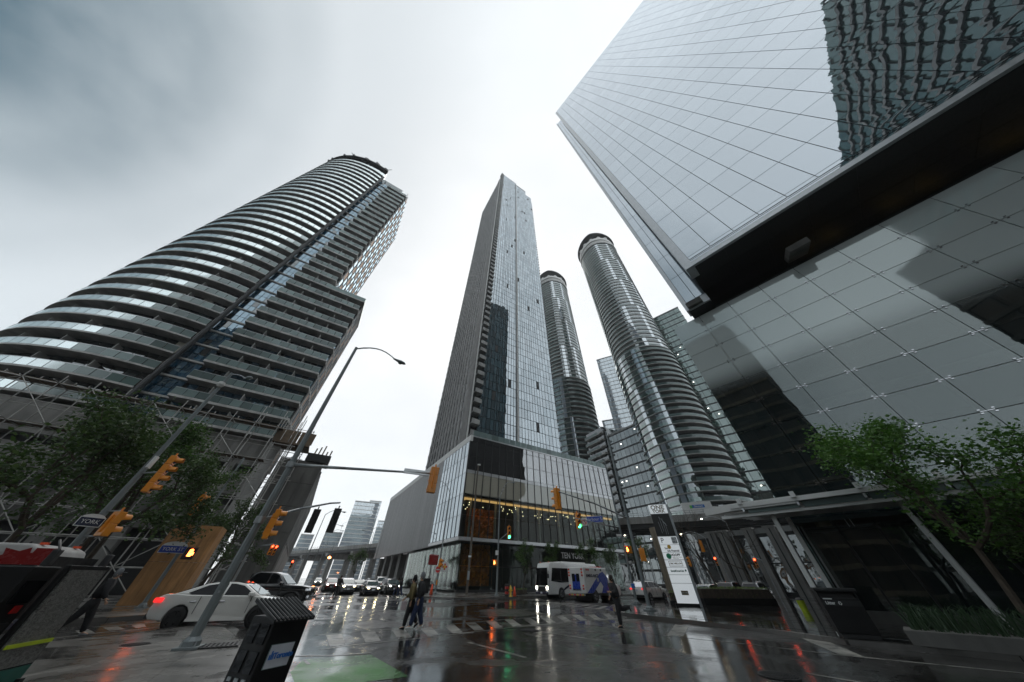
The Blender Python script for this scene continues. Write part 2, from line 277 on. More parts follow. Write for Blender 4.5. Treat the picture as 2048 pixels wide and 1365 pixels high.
# ------------------------------------------------------------ mesh helpers
class MB:
    def __init__(s): s.v = []; s.f = []; s.m = []
    def add(s, vs, fs, mi=0):
        o = len(s.v); s.v += [tuple(x) for x in vs]; s.f += [tuple(o + i for i in f) for f in fs]; s.m += [mi] * len(fs); return s
    def box(s, c, d, rz=0., mi=0):
        hx, hy, hz = d[0] / 2, d[1] / 2, d[2] / 2; ca, sa = math.cos(rz), math.sin(rz)
        vs = []
        for z in (-hz, hz):
            for x, y in ((-hx, -hy), (hx, -hy), (hx, hy), (-hx, hy)): vs.append((c[0] + x * ca - y * sa, c[1] + x * sa + y * ca, c[2] + z))
        return s.add(vs, [(3, 2, 1, 0), (4, 5, 6, 7), (0, 1, 5, 4), (1, 2, 6, 5), (2, 3, 7, 6), (3, 0, 4, 7)], mi)
    def bar(s, p0, p1, w, h, mi=0):
        p0, p1 = Vector(p0), Vector(p1); d = (p1 - p0); z = Vector((0, 0, 1)) if abs(d.normalized().z) < .95 else Vector((1, 0, 0))
        a = d.cross(z).normalized() * w / 2; b = a.cross(d).normalized() * h / 2
        vs = [p + i * a + j * b for p in (p0, p1) for i, j in ((-1, -1), (1, -1), (1, 1), (-1, 1))]
        return s.add(vs, [(3, 2, 1, 0), (4, 5, 6, 7), (0, 1, 5, 4), (1, 2, 6, 5), (2, 3, 7, 6), (3, 0, 4, 7)], mi)
    def prism(s, poly, z0, z1, mi=0):
        n = len(poly); a = sum(poly[i][0] * poly[(i + 1) % n][1] - poly[(i + 1) % n][0] * poly[i][1] for i in range(n))
        if a < 0: poly = list(poly)[::-1]
        vs = [(p[0], p[1], z0) for p in poly] + [(p[0], p[1], z1) for p in poly]
        return s.add(vs, [tuple(range(n))[::-1], tuple(range(n, 2 * n))] + [(i, (i + 1) % n, n + (i + 1) % n, n + i) for i in range(n)], mi)
    def tube(s, p0, p1, r0, r1=None, n=8, mi=0, caps=True):
        r1 = r0 if r1 is None else r1; p0, p1 = Vector(p0), Vector(p1); d = (p1 - p0).normalized()
        a = d.orthogonal().normalized(); b = d.cross(a); vs = []
        for p, r in ((p0, r0), (p1, r1)): vs += [p + (a * math.cos(2 * math.pi * i / n) + b * math.sin(2 * math.pi * i / n)) * r for i in range(n)]
        fs = [(i, (i + 1) % n, n + (i + 1) % n, n + i) for i in range(n)]
        if caps: fs += [tuple(range(n))[::-1], tuple(range(n, 2 * n))]
        return s.add(vs, fs, mi)
    def path(s, pts, r, n=6, mi=0, r1=None):
        m = len(pts) - 1
        for i in range(m):
            ra = r if r1 is None else r + (r1 - r) * i / m; rb = r if r1 is None else r + (r1 - r) * (i + 1) / m
            s.tube(pts[i], pts[i + 1], ra, rb, n, mi)
        return s
    def lathe(s, prof, n=16, c=(0, 0, 0), mi=0, axis='z'):
        vs = []
        for r, z in prof:
            for i in range(n):
                a = 2 * math.pi * i / n; x, y = r * math.cos(a), r * math.sin(a)
                vs.append((c[0] + x, c[1] + y, c[2] + z) if axis == 'z' else ((c[0] + x, c[1] + z, c[2] + y) if axis == 'y' else (c[0] + z, c[1] + x, c[2] + y)))
        fs = [(k * n + i, k * n + (i + 1) % n, (k + 1) * n + (i + 1) % n, (k + 1) * n + i) for k in range(len(prof) - 1) for i in range(n)]
        fs += [tuple(range(n))[::-1], tuple(range((len(prof) - 1) * n, len(prof) * n))]
        return s.add(vs, fs, mi)
    def strip(s, a, b, z0, z1, mi=0):
        n = len(a); vs = [(p[0], p[1], z) for z in (z0, z1) for q in (a, b) for p in q]
        fs = []
        for i in range(n - 1):
            fs += [(i, n + i, n + i + 1, i + 1), (2 * n + i, 2 * n + i + 1, 3 * n + i + 1, 3 * n + i), (i, i + 1, 2 * n + i + 1, 2 * n + i), (n + i, 3 * n + i, 3 * n + i + 1, n + i + 1)]
        fs += [(0, 2 * n, 3 * n, n), (n - 1, 2 * n - 1, 4 * n - 1, 3 * n - 1)]
        return s.add(vs, fs, mi)
    def mesh(s, name, mats):
        me = bpy.data.meshes.new(name); me.from_pydata(s.v, [], s.f)
        for m in (mats if isinstance(mats, (list, tuple)) else [mats]): me.materials.append(M[m])
        if any(s.m): me.polygons.foreach_set('material_index', s.m)
        me.update(); return me
    def build(s, name, mats, parent=None, loc=(0, 0, 0), rot=(0, 0, 0), smooth=False, world=False, bevel=0., seg=2, sub=0):
        me = s.mesh(name, mats)
        if bevel or smooth:
            bm = bmesh.new(); bm.from_mesh(me); bmesh.ops.recalc_face_normals(bm, faces=bm.faces); bm.to_mesh(me); bm.free()
        if smooth: me.polygons.foreach_set('use_smooth', [True] * len(me.polygons))
        o = link(name, me, parent, loc, rot, world)
        if bevel:
            b = o.modifiers.new('bevel', 'BEVEL'); b.width = bevel; b.segments = seg; b.limit_method = 'ANGLE'; b.angle_limit = R_(28)
        return o
def link(name, me, parent=None, loc=(0, 0, 0), rot=(0, 0, 0), world=False):
    o = bpy.data.objects.new(name, me); COL.objects.link(o); o.location = loc; o.rotation_euler = rot
    if parent is not None:
        o.parent = parent
        if world:
            p = parent; mt = Matrix.Identity(4)
            while p is not None: mt = p.matrix_parent_inverse @ Matrix.LocRotScale(p.location, p.rotation_euler, p.scale) @ mt; p = p.parent
            o.matrix_parent_inverse = mt.inverted()
    return o
def thing(name, label, cat, loc=(0, 0, 0), rz=0., group=None):
    o = bpy.data.objects.new(name, None); COL.objects.link(o); o.location = loc; o.rotation_euler = (0, 0, rz); o.empty_display_size = .3
    return tag(o, label, cat, group)
def tag(o, label, cat, group=None):
    o['label'] = label; o['category'] = cat
    if group: o['group'] = group
    return o
def struct(name, mb, mats, **k):
    o = mb.build(name, mats, **k); o['kind'] = 'structure'; return o
UNIT = {}
def unit_box(mat):
    if mat not in UNIT: UNIT[mat] = MB().box((0, 0, 0), (1, 1, 1)).mesh('piece_' + mat, mat)
    return UNIT[mat]
def piece(name, mat, c, d, rz=0., parent=None, rot=None):
    o = bpy.data.objects.new(name, unit_box(mat)); COL.objects.link(o)
    o.location = c; o.scale = d; o.rotation_euler = rot if rot else (0, 0, rz)
    if parent is not None:
        o.parent = parent; o.matrix_parent_inverse = Matrix.LocRotScale(parent.location, parent.rotation_euler, parent.scale).inverted()
    return o
def piece_area(c, d, rz):
    ca, sa = math.cos(rz), math.sin(rz); pts = []
    for x, z in ((-.5, -.5), (.5, -.5), (.5, .5), (-.5, .5)):
        q = project((c[0] + x * d[0] * ca, c[1] + x * d[0] * sa, c[2] + z * d[2]))
        if q is None: return 0.
        pts.append(q)
    mx, my = sum(p[0] for p in pts) / 4, sum(p[1] for p in pts) / 4
    if mx < -60 or mx > 2110 or my < -60 or my > 1425: return 0.
    return abs(sum(pts[i][0] * pts[(i + 1) % 4][1] - pts[(i + 1) % 4][0] * pts[i][1] for i in range(4))) / 2
def pieces(name, specs, parent, limit=300, rest='far'):
    """specs: (material, centre, size, rz). The `limit` that show largest become parts of their own; the rest one joined 'stuff' part per material"""
    sp = sorted(specs, key=lambda q: -piece_area(*q[1:]))
    for m, c, d, rz in sp[:limit]: piece(name, m, c, d, rz, parent)
    byc = {}
    for m, c, d, rz in sp[limit:]: byc.setdefault(m, MB()).box(c, d, rz)
    for m, b in byc.items():
        o = b.build(rest + '_' + name, m, parent, world=True); o['kind'] = 'stuff'
def grid(mat, O, u, n, cols, rows, gap=.07, out=.05, depth=.08):
    """pane specs on a vertical plane: O xy origin, u unit direction, n outward normal, cols along u, rows in z; mat may be a function(i, j)"""
    rz = math.atan2(u[1], u[0]); sp = []
    for i in range(len(cols) - 1):
        for j in range(len(rows) - 1):
            mm = mat(i, j) if callable(mat) else mat
            if mm is None: continue
            cc = (cols[i] + cols[i + 1]) / 2; w_ = cols[i + 1] - cols[i] - gap; h_ = rows[j + 1] - rows[j] - gap
            sp.append((mm, (O[0] + u[0] * cc + n[0] * out, O[1] + u[1] * cc + n[1] * out, (rows[j] + rows[j + 1]) / 2), (w_, depth, h_), rz))
    return sp
def lin(a, b, n): return [a + (b - a) * i / n for i in range(n + 1)]
def text(s, size, mat, parent, loc, rot=(math.pi / 2, 0, 0), name='lettering', align='CENTER', ext=.006, bold=0., sx=1.):
    cu = bpy.data.curves.new('txt', 'FONT'); cu.body = s; cu.size = size; cu.extrude = ext; cu.align_x = align; cu.align_y = 'CENTER'; cu.offset = bold; cu.resolution_u = 3
    o = bpy.data.objects.new('txt', cu)
    me = bpy.data.meshes.new_from_object(o); me.name = name
    bpy.data.objects.remove(o); bpy.data.curves.remove(cu)
    me.materials.clear(); me.materials.append(M[mat])
    t = link(name, me, parent, loc, rot); t.scale = (sx, 1, 1); return t
U58 = Vector((math.sin(R_(58)), math.cos(R_(58)))); U32 = Vector((-math.sin(R_(32)), math.cos(R_(32))))   # the two street directions
NR = Vector((U58[1], -U58[0])); NL = -U58                                                                  # outward normals of right- and left-hand faces
# ============================================================ GROUND, ROADS, PAVEMENTS
struct('road', MB().add([(-1500, -600, 0), (1500, -600, 0), (1500, 2400, 0), (-1500, 2400, 0)], [(0, 1, 2, 3)]), 'asphalt')
KH = .12
def inside(p, poly):
    c = False; n = len(poly)
    for i in range(n):
        a, b = poly[i], poly[(i + 1) % n]
        if (a[1] > p[1]) != (b[1] > p[1]) and p[0] < (b[0] - a[0]) * (p[1] - a[1]) / (b[1] - a[1]) + a[0]: c = not c
    return c
def pavement(name, kerb, rest, mat, slab=None, ang=0., near=30., kmat='kerb'):
    poly = [tuple(p) for p in kerb] + [tuple(p) for p in rest]
    s = struct(name, MB().prism(poly, -.02, KH), mat)
    kn = []                                                # kerb stones, one by one along the road edge
    for a, b in zip(kerb[:-1], kerb[1:]):
        a, b = Vector(a), Vector(b); L = (b - a).length; n = max(1, round(L / 1.6)); u = (b - a) / L
        for i in range(n): kn.append((a + u * L * (i + .5) / n, L / n, math.atan2(u[1], u[0])))
    kn.sort(key=lambda k: k[0].length)
    for c, l, rz in kn[:90]: piece('kerb_stone', kmat, (c[0], c[1], KH / 2 - .004), (l - .012, .3, KH + .03), rz, s)
    if slab:
        w_, h_ = slab; ca, sa = math.cos(ang), math.sin(ang); k = int(near / min(w_, h_)) + 1; sp = []
        for i in range(-k, k):
            for j in range(-k, k):
                x, y = (i + .5) * w_, (j + .5) * h_; c = (x * ca - y * sa, x * sa + y * ca)
                if math.hypot(*c) > near or c[1] < -1: continue
                if all(inside((c[0] + (dx * ca - dy * sa), c[1] + (dx * sa + dy * ca)), poly) for dx in (-w_ / 2 - .14, w_ / 2 + .14) for dy in (-h_ / 2 - .14, h_ / 2 + .14)):
                    sp.append((mat, (c[0], c[1], KH - .012 + random.uniform(-.0015, .0015)), (w_ - .014, h_ - .014, .036), ang))
        sp.sort(key=lambda q: math.hypot(q[1][0], q[1][1]))
        for m_, c, d, rz in sp[:280]: piece('paving_slab', m_, c, d, rz, s)
    return s
g = gnd
A58 = math.atan2(U58[1], U58[0])
pavement('near_pavement', [g(0, 1303), g(150, 1288), g(295, 1272), g(363, 1261), g(414, 1260), g(453, 1263), g(472, 1277), g(498, 1306), g(556, 1368), (-2.3, 5.4), (-1.2, 2.0), (-.6, -12)], [(-60, -12), (-60, 6)], 'sidewalk', (1.55, 1.55), A58)
k0 = Vector((-19., 29.2))
pavement('left_pavement', [g(10, 1262), g(120, 1249), g(210, 1243), g(296, 1237), (-21.2, 26.9), (-19.4, 27.6), (-18.8, 29.), k0 + U32 * 4, k0 + U32 * 30, k0 + U32 * 160], [k0 + U32 * 160 - U58 * 60, (-120, 20), (-80, 5)], 'sidewalk', None)
c0 = Vector((-12.6, 46.4))
pavement('centre_pavement', [c0 + U32 * 130, c0 + U32 * 40, c0, (-11.2, 43.2), g(863, 1197), g(910, 1199), g(960, 1199), g(1010, 1198), g(1060, 1196), g(1060, 1196) + U58 * 20, g(1060, 1196) + U58 * 75], [g(1060, 1196) + U58 * 75 + U32 * 40, c0 + U32 * 130 + U58 * 60], 'sidewalk', None)
pr = [g(2048, 1325) + Vector((9, -9)), g(2048, 1325), g(1880, 1307), g(1700, 1290), g(1550, 1268), g(1400, 1249), g(1300, 1237), (7.1, 24.6), (6.9, 26.2), (7.6, 28.2), (9.2, 31.8), (11., 34.6), (12.6, 36.2)]
pavement('plaza', pr + [Vector((12.6, 36.2)) + U58 * 14, Vector((12.6, 36.2)) + U58 * 70], [(95, 40), (60, -30), (32, -14)], 'plaza', (1.5, 1.5), R_(-59), 27., 'kerb')
ZP = .004
def marking(name, polys, mat='road_paint', z=ZP, children=True):
    s = struct(name, MB().add([(p[0], p[1], z) for p in polys[0]], [tuple(range(len(polys[0])))]), mat)
    for q in polys[1:]:
        o = MB().add([(p[0], p[1], z) for p in q], [tuple(range(len(q)))]).build('painted_bar', mat, s)
    return s
def line(pts, w_=.12):
    L = [Vector(p) for p in pts]; a, b = [], []
    for i, p in enumerate(L):
        d = (L[min(i + 1, len(L) - 1)] - L[max(i - 1, 0)]).normalized(); n = Vector((-d[1], d[0])) * w_ / 2; a.append(p + n); b.append(p - n)
    return a + b[::-1]
def along(pts, t):
    L = [Vector(p) for p in pts]; d = [(L[i + 1] - L[i]).length for i in range(len(L) - 1)]; x = t * sum(d)
    for i, e in enumerate(d):
        if x <= e or i == len(d) - 1: return L[i].lerp(L[i + 1], min(1, x / e))
        x -= e
def crosswalk(name, A, B, n, fill=.45):
    q = [line(A), line(B)]
    for i in range(n):
        t0 = (i + .28) / n; t1 = t0 + fill / n
        a0, a1, b0, b1 = along(A, t0), along(A, t1), along(B, t0), along(B, t1)
        q.append([a0.lerp(b0, .07), a1.lerp(b1, .07), a1.lerp(b1, .93), a0.lerp(b0, .93)])
    return marking(name, q)
crosswalk('near_crosswalk', [g(630, 1271), g(798, 1257.8), g(1020, 1238.5), g(1128, 1231.5), g(1225, 1227)], [g(640, 1300), g(693.7, 1292), g(870.7, 1274), g(1020, 1255.4), g(1143, 1244.6), g(1236, 1237)], 14)
crosswalk('far_crosswalk', [g(1055, 1206), g(1130, 1213), g(1205, 1220)], [g(1100, 1203.5), g(1160, 1208), g(1222, 1213)], 8)
marking('lane_lines', [line([g(936, 1285), g(1051, 1315.6)], .13), line([g(1066, 1261), g(1196, 1281)], .13), line([g(1612, 1347), g(1760, 1372), g(1900, 1400)], .12),
                       line([g(1268, 1239.5), g(1240, 1243), g(1227, 1249), g(1228, 1253.5), g(1246, 1259.5), g(1320, 1271), g(1500, 1289.5), g(1673, 1310), g(1750, 1317.6), g(2048, 1347)], .13),
                       line([g(157, 1257), g(240, 1251), g(316, 1245)], .18), line([g(100, 1278), g(200, 1266), g(292, 1258)], .18), line([g(620, 1216), g(760, 1214), g(1000, 1208)], .12),
                       line([g(1490, 1197), g(1560, 1188)], .12)])
marking('plaza_edge_blocks', [[g(1350, 1249.5), g(1377, 1252.5), g(1366, 1275.5), g(1334, 1271.5)], [g(1603, 1277), g(1655, 1283), g(1730, 1315), g(1676, 1309)], [g(1352, 1206), g(1392, 1207), g(1398, 1212), g(1358, 1211)]])
marking('crosswalk_left_bars', [[g(150, 1262), g(176, 1259), g(190, 1266), g(160, 1269)], [g(205, 1256), g(235, 1253), g(250, 1259), g(218, 1262)], [g(262, 1251), g(288, 1249), g(293, 1254), g(272, 1257)]])
struct('bike_box', MB().add([(*p, ZP) for p in (g(607, 1319), g(672, 1315), g(741, 1310), g(818, 1353.6), g(790, 1358), g(733, 1364), g(690, 1390), g(560, 1400), g(560, 1366))], [tuple(range(9))]), 'bike_green')
marking('bike_box_edge', [line([g(590, 1313), g(672, 1311.5), g(742, 1307)], .1), line([g(607, 1320), g(618, 1330)], .08)], z=.007)
def manhole(px, py, r, label, z=.005, mat='dark_metal'):
    p = g(px, py, 0); t = thing('manhole_cover', label, 'manhole', (p[0], p[1], z))
    MB().lathe([(r, 0), (r, .012), (r * .9, .012), (r * .9, .006), (0.001, .006)], 28).build('frame', mat, t)
    b = MB()
    for i in range(-5, 6):
        for j in range(-5, 6):
            x, y = i * r / 6.2, j * r / 6.2
            if math.hypot(x, y) < r * .82: b.box((x, y, .01), (r / 9, r / 9, .012))
    b.build('lid', mat, t)
manhole(1558, 1353, .42, 'round cast iron manhole cover in the road at the bottom right')
manhole(1060, 1261, .4, 'round manhole cover in the road beside the zebra crossing')
manhole(262, 1303, .33, 'round manhole cover in the concrete pavement beside the plywood reflection', z=KH + .004)
def grate():
    p = g(439, 1292.5, KH); t = thing('drain_grate', 'square cast iron drain grate in the pavement beside the grey pole', 'grate', (p[0], p[1], KH + .008), A58)
    MB().box((0, 0, .004), (.95, .85, .008)).build('frame', 'gap', t)
    for i in range(9): MB().box((-.42 + i * .105, 0, .014), (.05, .8, .02)).build('bar', 'dark_metal', t)
    for j in range(4): MB().box((0, -.36 + j * .24, .012), (.9, .04, .016)).build('cross_bar', 'dark_metal', t)
grate()
# ============================================================ BUILDINGS
# ---- right-hand office building: s runs to the right along the front, p is the distance away from the camera
SV = Vector((math.sin(R_(138)), math.cos(R_(138)))); PV = Vector((math.sin(R_(48)), math.cos(R_(48))))
def sp(s, p): return PV * p + SV * s
NF = -PV
def right_building():
    DP, D2, DT = 26., 24.8, 21.9; ZTOP, ZS = 21.6, 24.2
    base = sp(-2.7, DP)
    t = thing('office_building', 'tall mirrored glass office building overhanging a glass podium on the right', 'building', (base[0], base[1], KH))
    # upper tower
    def body(name, s0, s1, p0, p1, z0, z1, mat): return MB().prism([sp(s0, p0), sp(s1, p0), sp(s1, p1), sp(s0, p1)], z0, z1).build(name, mat, t, world=True)
    body('tower_core', 1.5, 78, DT + .15, DT + 40, ZS, 144, 'gap')
    body('rear_core', -.6, 1.4, D2 + .15, D2 + 34, ZTOP + .25, 143, 'gap')
    cols = [2.0 + 1.95 * i for i in range(40)]; rows = [ZS + .9] + [ZS + 1.3 + 4.12 * i for i in range(30)]
    q = grid('glass_office', sp(0, DT), SV, NF, cols, rows, gap=.05)
    q += grid('glass_office', sp(0, D2), SV, NF, [-.35, .55, 1.45], [ZTOP + 1.3 + 4.12 * i for i in range(30)], gap=.05)
    pieces('window_pane', q, t)
    MB().prism([sp(1.28, DT - .12), sp(2.0, DT - .12), sp(2.0, DT + 1.5), sp(1.28, DT + 1.5)], ZS - .1, 144.3).build('corner_trim', 'alu', t, world=True)
    MB().prism([sp(-.75, D2 - .1), sp(-.36, D2 - .1), sp(-.36, D2 + 1), sp(-.75, D2 + 1)], ZTOP + .3, 143.2).build('corner_trim', 'alu', t, world=True)
    MB().prism([sp(-.36, D2 - .08), sp(1.45, D2 - .08), sp(1.45, D2 + .3), sp(-.36, D2 + .3)], ZTOP + .3, ZTOP + 1.25).build('sill_band', 'alu', t, world=True)
    MB().prism([sp(2.0, DT - .1), sp(78, DT - .1), sp(78, DT + .2), sp(2.0, DT + .2)], ZS - .05, ZS + .45).build('edge_trim', 'alu', t, world=True)
    for z in (ZS + .55, ZS + .78): MB().prism([sp(2.0, DT - .04), sp(78, DT - .04), sp(78, DT + .2), sp(2.0, DT + .2)], z, z + .16).build('louvre', 'glass_office', t, world=True)
    # dark soffit, panel by panel, with its struts and recessed strip of lit rooms
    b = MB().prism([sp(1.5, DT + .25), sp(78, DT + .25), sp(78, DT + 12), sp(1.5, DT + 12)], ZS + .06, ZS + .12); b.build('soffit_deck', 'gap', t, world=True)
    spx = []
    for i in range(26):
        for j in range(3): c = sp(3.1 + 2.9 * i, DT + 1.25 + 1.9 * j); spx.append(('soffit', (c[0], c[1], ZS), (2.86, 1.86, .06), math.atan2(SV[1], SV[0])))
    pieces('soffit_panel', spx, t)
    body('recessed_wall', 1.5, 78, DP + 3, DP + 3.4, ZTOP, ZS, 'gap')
    wn_ = []
    for i in range(16):
        if i % 3 != 2: c = sp(10 + i * 1.9, DP + 2.95); wn_.append(('dim_room', (c[0], c[1], ZTOP + 1.55), (1.1, .06, .7), math.atan2(SV[1], SV[0])))
    pieces('lit_window', wn_, t)
    for s in (.2, 8.3, 30.):
        c = sp(s, DP - .9); o = MB().box((0, 0, 0), (1.35, 2.4, .5)).build('strut', 'concrete_dark', t, (c[0], c[1], ZTOP + .75), (R_(20), 0, math.atan2(SV[1], SV[0])), world=True)
    # podium: large point-fixed glass panels
    body('podium_roof', -2.7, 78, DP + .1, DP + 30, ZTOP - .5, ZTOP - .1, 'concrete_dark')
    body('podium_back', -2.6, 78, DP + 9, DP + 30, 0, ZTOP - .6, 'lobby_wall')
    body('podium_side', -2.66, -2.5, DP + .15, DP + 9, 0, ZTOP - .6, 'glass_podium')
    for z in (11.1, 6.2, 16.3): body('floor_slab', -2.4, 78, DP + .9, DP + 9, z - .25, z, 'cream' if z == 11.1 else 'concrete_dark')
    body('upper_backing', -2.5, 78, DP + .25, DP + .4, 14.4, ZTOP - .6, 'cream')
    cols = [-2.7 + 2.54 * i for i in range(31)]; rows = [ZTOP - 1.925 * i for i in range(10)][::-1]
    def gm(i, j): return 'glass_frit' if j >= 6 else ('glass_frit_fade' if j in (4, 5) else 'glass_podium')
    pieces('glass_panel', grid(gm, sp(0, DP), SV, NF, cols, rows, gap=.035, out=0., depth=.04), t)
    f = MB(); c_ = MB()
    for i in range(1, 18):
        for j in range(1, 9):
            c = sp(cols[i], DP - .06); z = rows[j]
            for a in (-.22, .22):
                for b_ in (-.09, .09): q2 = sp(cols[i] + a, DP - .05); f.box((q2[0], q2[1], z + b_), (.09, .05, .05), math.atan2(SV[1], SV[0]))
            if j < 5: f.bar(sp(cols[i] - .22, DP - .05).to_3d() + Vector((0, 0, z)), sp(cols[i] + .22, DP - .05).to_3d() + Vector((0, 0, z)), .03, .03)
        for k in (-.1, .1):
            c = sp(cols[i] + k, DP + .45); c_.tube((c[0], c[1], 4), (c[0], c[1], 13.5), .018, n=4)
    f.build('glass_fitting', 'chrome', t, world=True)['kind'] = 'stuff'; c_.build('tension_rod', 'alu', t, world=True)['kind'] = 'stuff'
    for i in range(0, 18, 3):
        c = sp(cols[i] + 1.27, DP + 3.5); MB().tube((c[0], c[1], 0), (c[0], c[1], 20), .4, n=12).build('interior_column', 'concrete_tan', t, world=True)
    # ground floor: dark glass between mullions
    pieces('lobby_glass', grid('glass_podium', sp(0, DP + 1.2), SV, NF, [-2.4 + 1.6 * i for i in range(24)], [KH + .1, 4.2], gap=.1), t)
    for i in range(24): c = sp(-2.4 + 1.6 * i, DP + 1.15); piece('mullion', 'alu' if i % 3 == 0 else 'dark_metal', (c[0], c[1], 2.2), (.09, .2, 4.1), math.atan2(SV[1], SV[0]), t)
    body('lobby_sill', -2.5, 78, DP + 1., DP + 1.5, KH, KH + .45, 'concrete_dark')
    return t
right_building()
def canopy():
    p = sp(0, 22.3); t = thing('entrance_canopy', 'white steel and glass entrance canopy on slanted looking white columns at the right', 'canopy', (p[0], p[1], KH))
    z = 4.45; rz = math.atan2(SV[1], SV[0]); s0, s1 = -6.1, 46
    def bar(name, sa, pa, sb, pb, za, zb, w_, h_, mat='white_steel'):
        a, b = sp(sa, pa), sp(sb, pb); return MB().bar((a[0], a[1], za), (b[0], b[1], zb), w_, h_).build(name, mat, t, world=True)
    bar('front_beam', s0 + 1.6, 21.6, s1, 21.6, z + .42, z + .42, .22, .2); bar('front_beam', s0 + .9, 21.9, s1, 21.9, z - .02, z - .02, .2, .14)
    bar('rear_beam', s0 + 4, 25.4, s1, 25.4, z + .3, z + .3, .2, .2)
    a = [sp(s0, 22.2), sp(s0 + 1.6, 21.55), sp(s0 + 4.6, 21.55), sp(s0 + 4.6, 22.2)]
    MB().prism(a, z + .22, z + .56).build('nose', 'white_panel', t, world=True)
    for i in range(20):
        sa = s0 + 2.2 + i * 2.45
        bar('rafter', sa, 21.5, sa + .2, 25.5, z + .2, z + .26, .09, .16, 'alu')
        piece('bracket', 'white_steel', (*sp(sa, 21.45), z + .6), (.2, .16, .26), rz, t)
        c = sp(sa + 1.3, 21.74); piece('fascia_glass', 'glass_rail', (c[0], c[1], z + .2), (2.3, .03, .3), rz, t)
        c = sp(sa + 1.3, 23.6); piece('roof_glass', 'glass_rail', (c[0], c[1], z + .38), (2.3, 3.4, .03), rz, t)
    for k in range(9): bar('soffit_slat', s0 + 1. + k * .1, 22.15 + k * .36, 1.2 + k * .2, 22.15 + k * .36, z + .12, z + .12, .26, .05)
    for s, top in ((2.95 - 5.95, z), (1.75 - 3.7 - .1, z)): pass
    for px, r in ((1601, 22.6), (1632, 24.6)):
        az = azel(px, 1130)[0]; c = pol(az, r); piece('column', 'white_steel', (c[0], c[1], (z + KH) / 2), (.2, .18, z - KH), rz, t)
    for az, r in ((52.85, 22.9), (66., 24.5)): c = pol(az, r); piece('column', 'white_steel', (c[0], c[1], (z + KH) / 2), (.17, .15, z - KH), rz, t)
canopy()
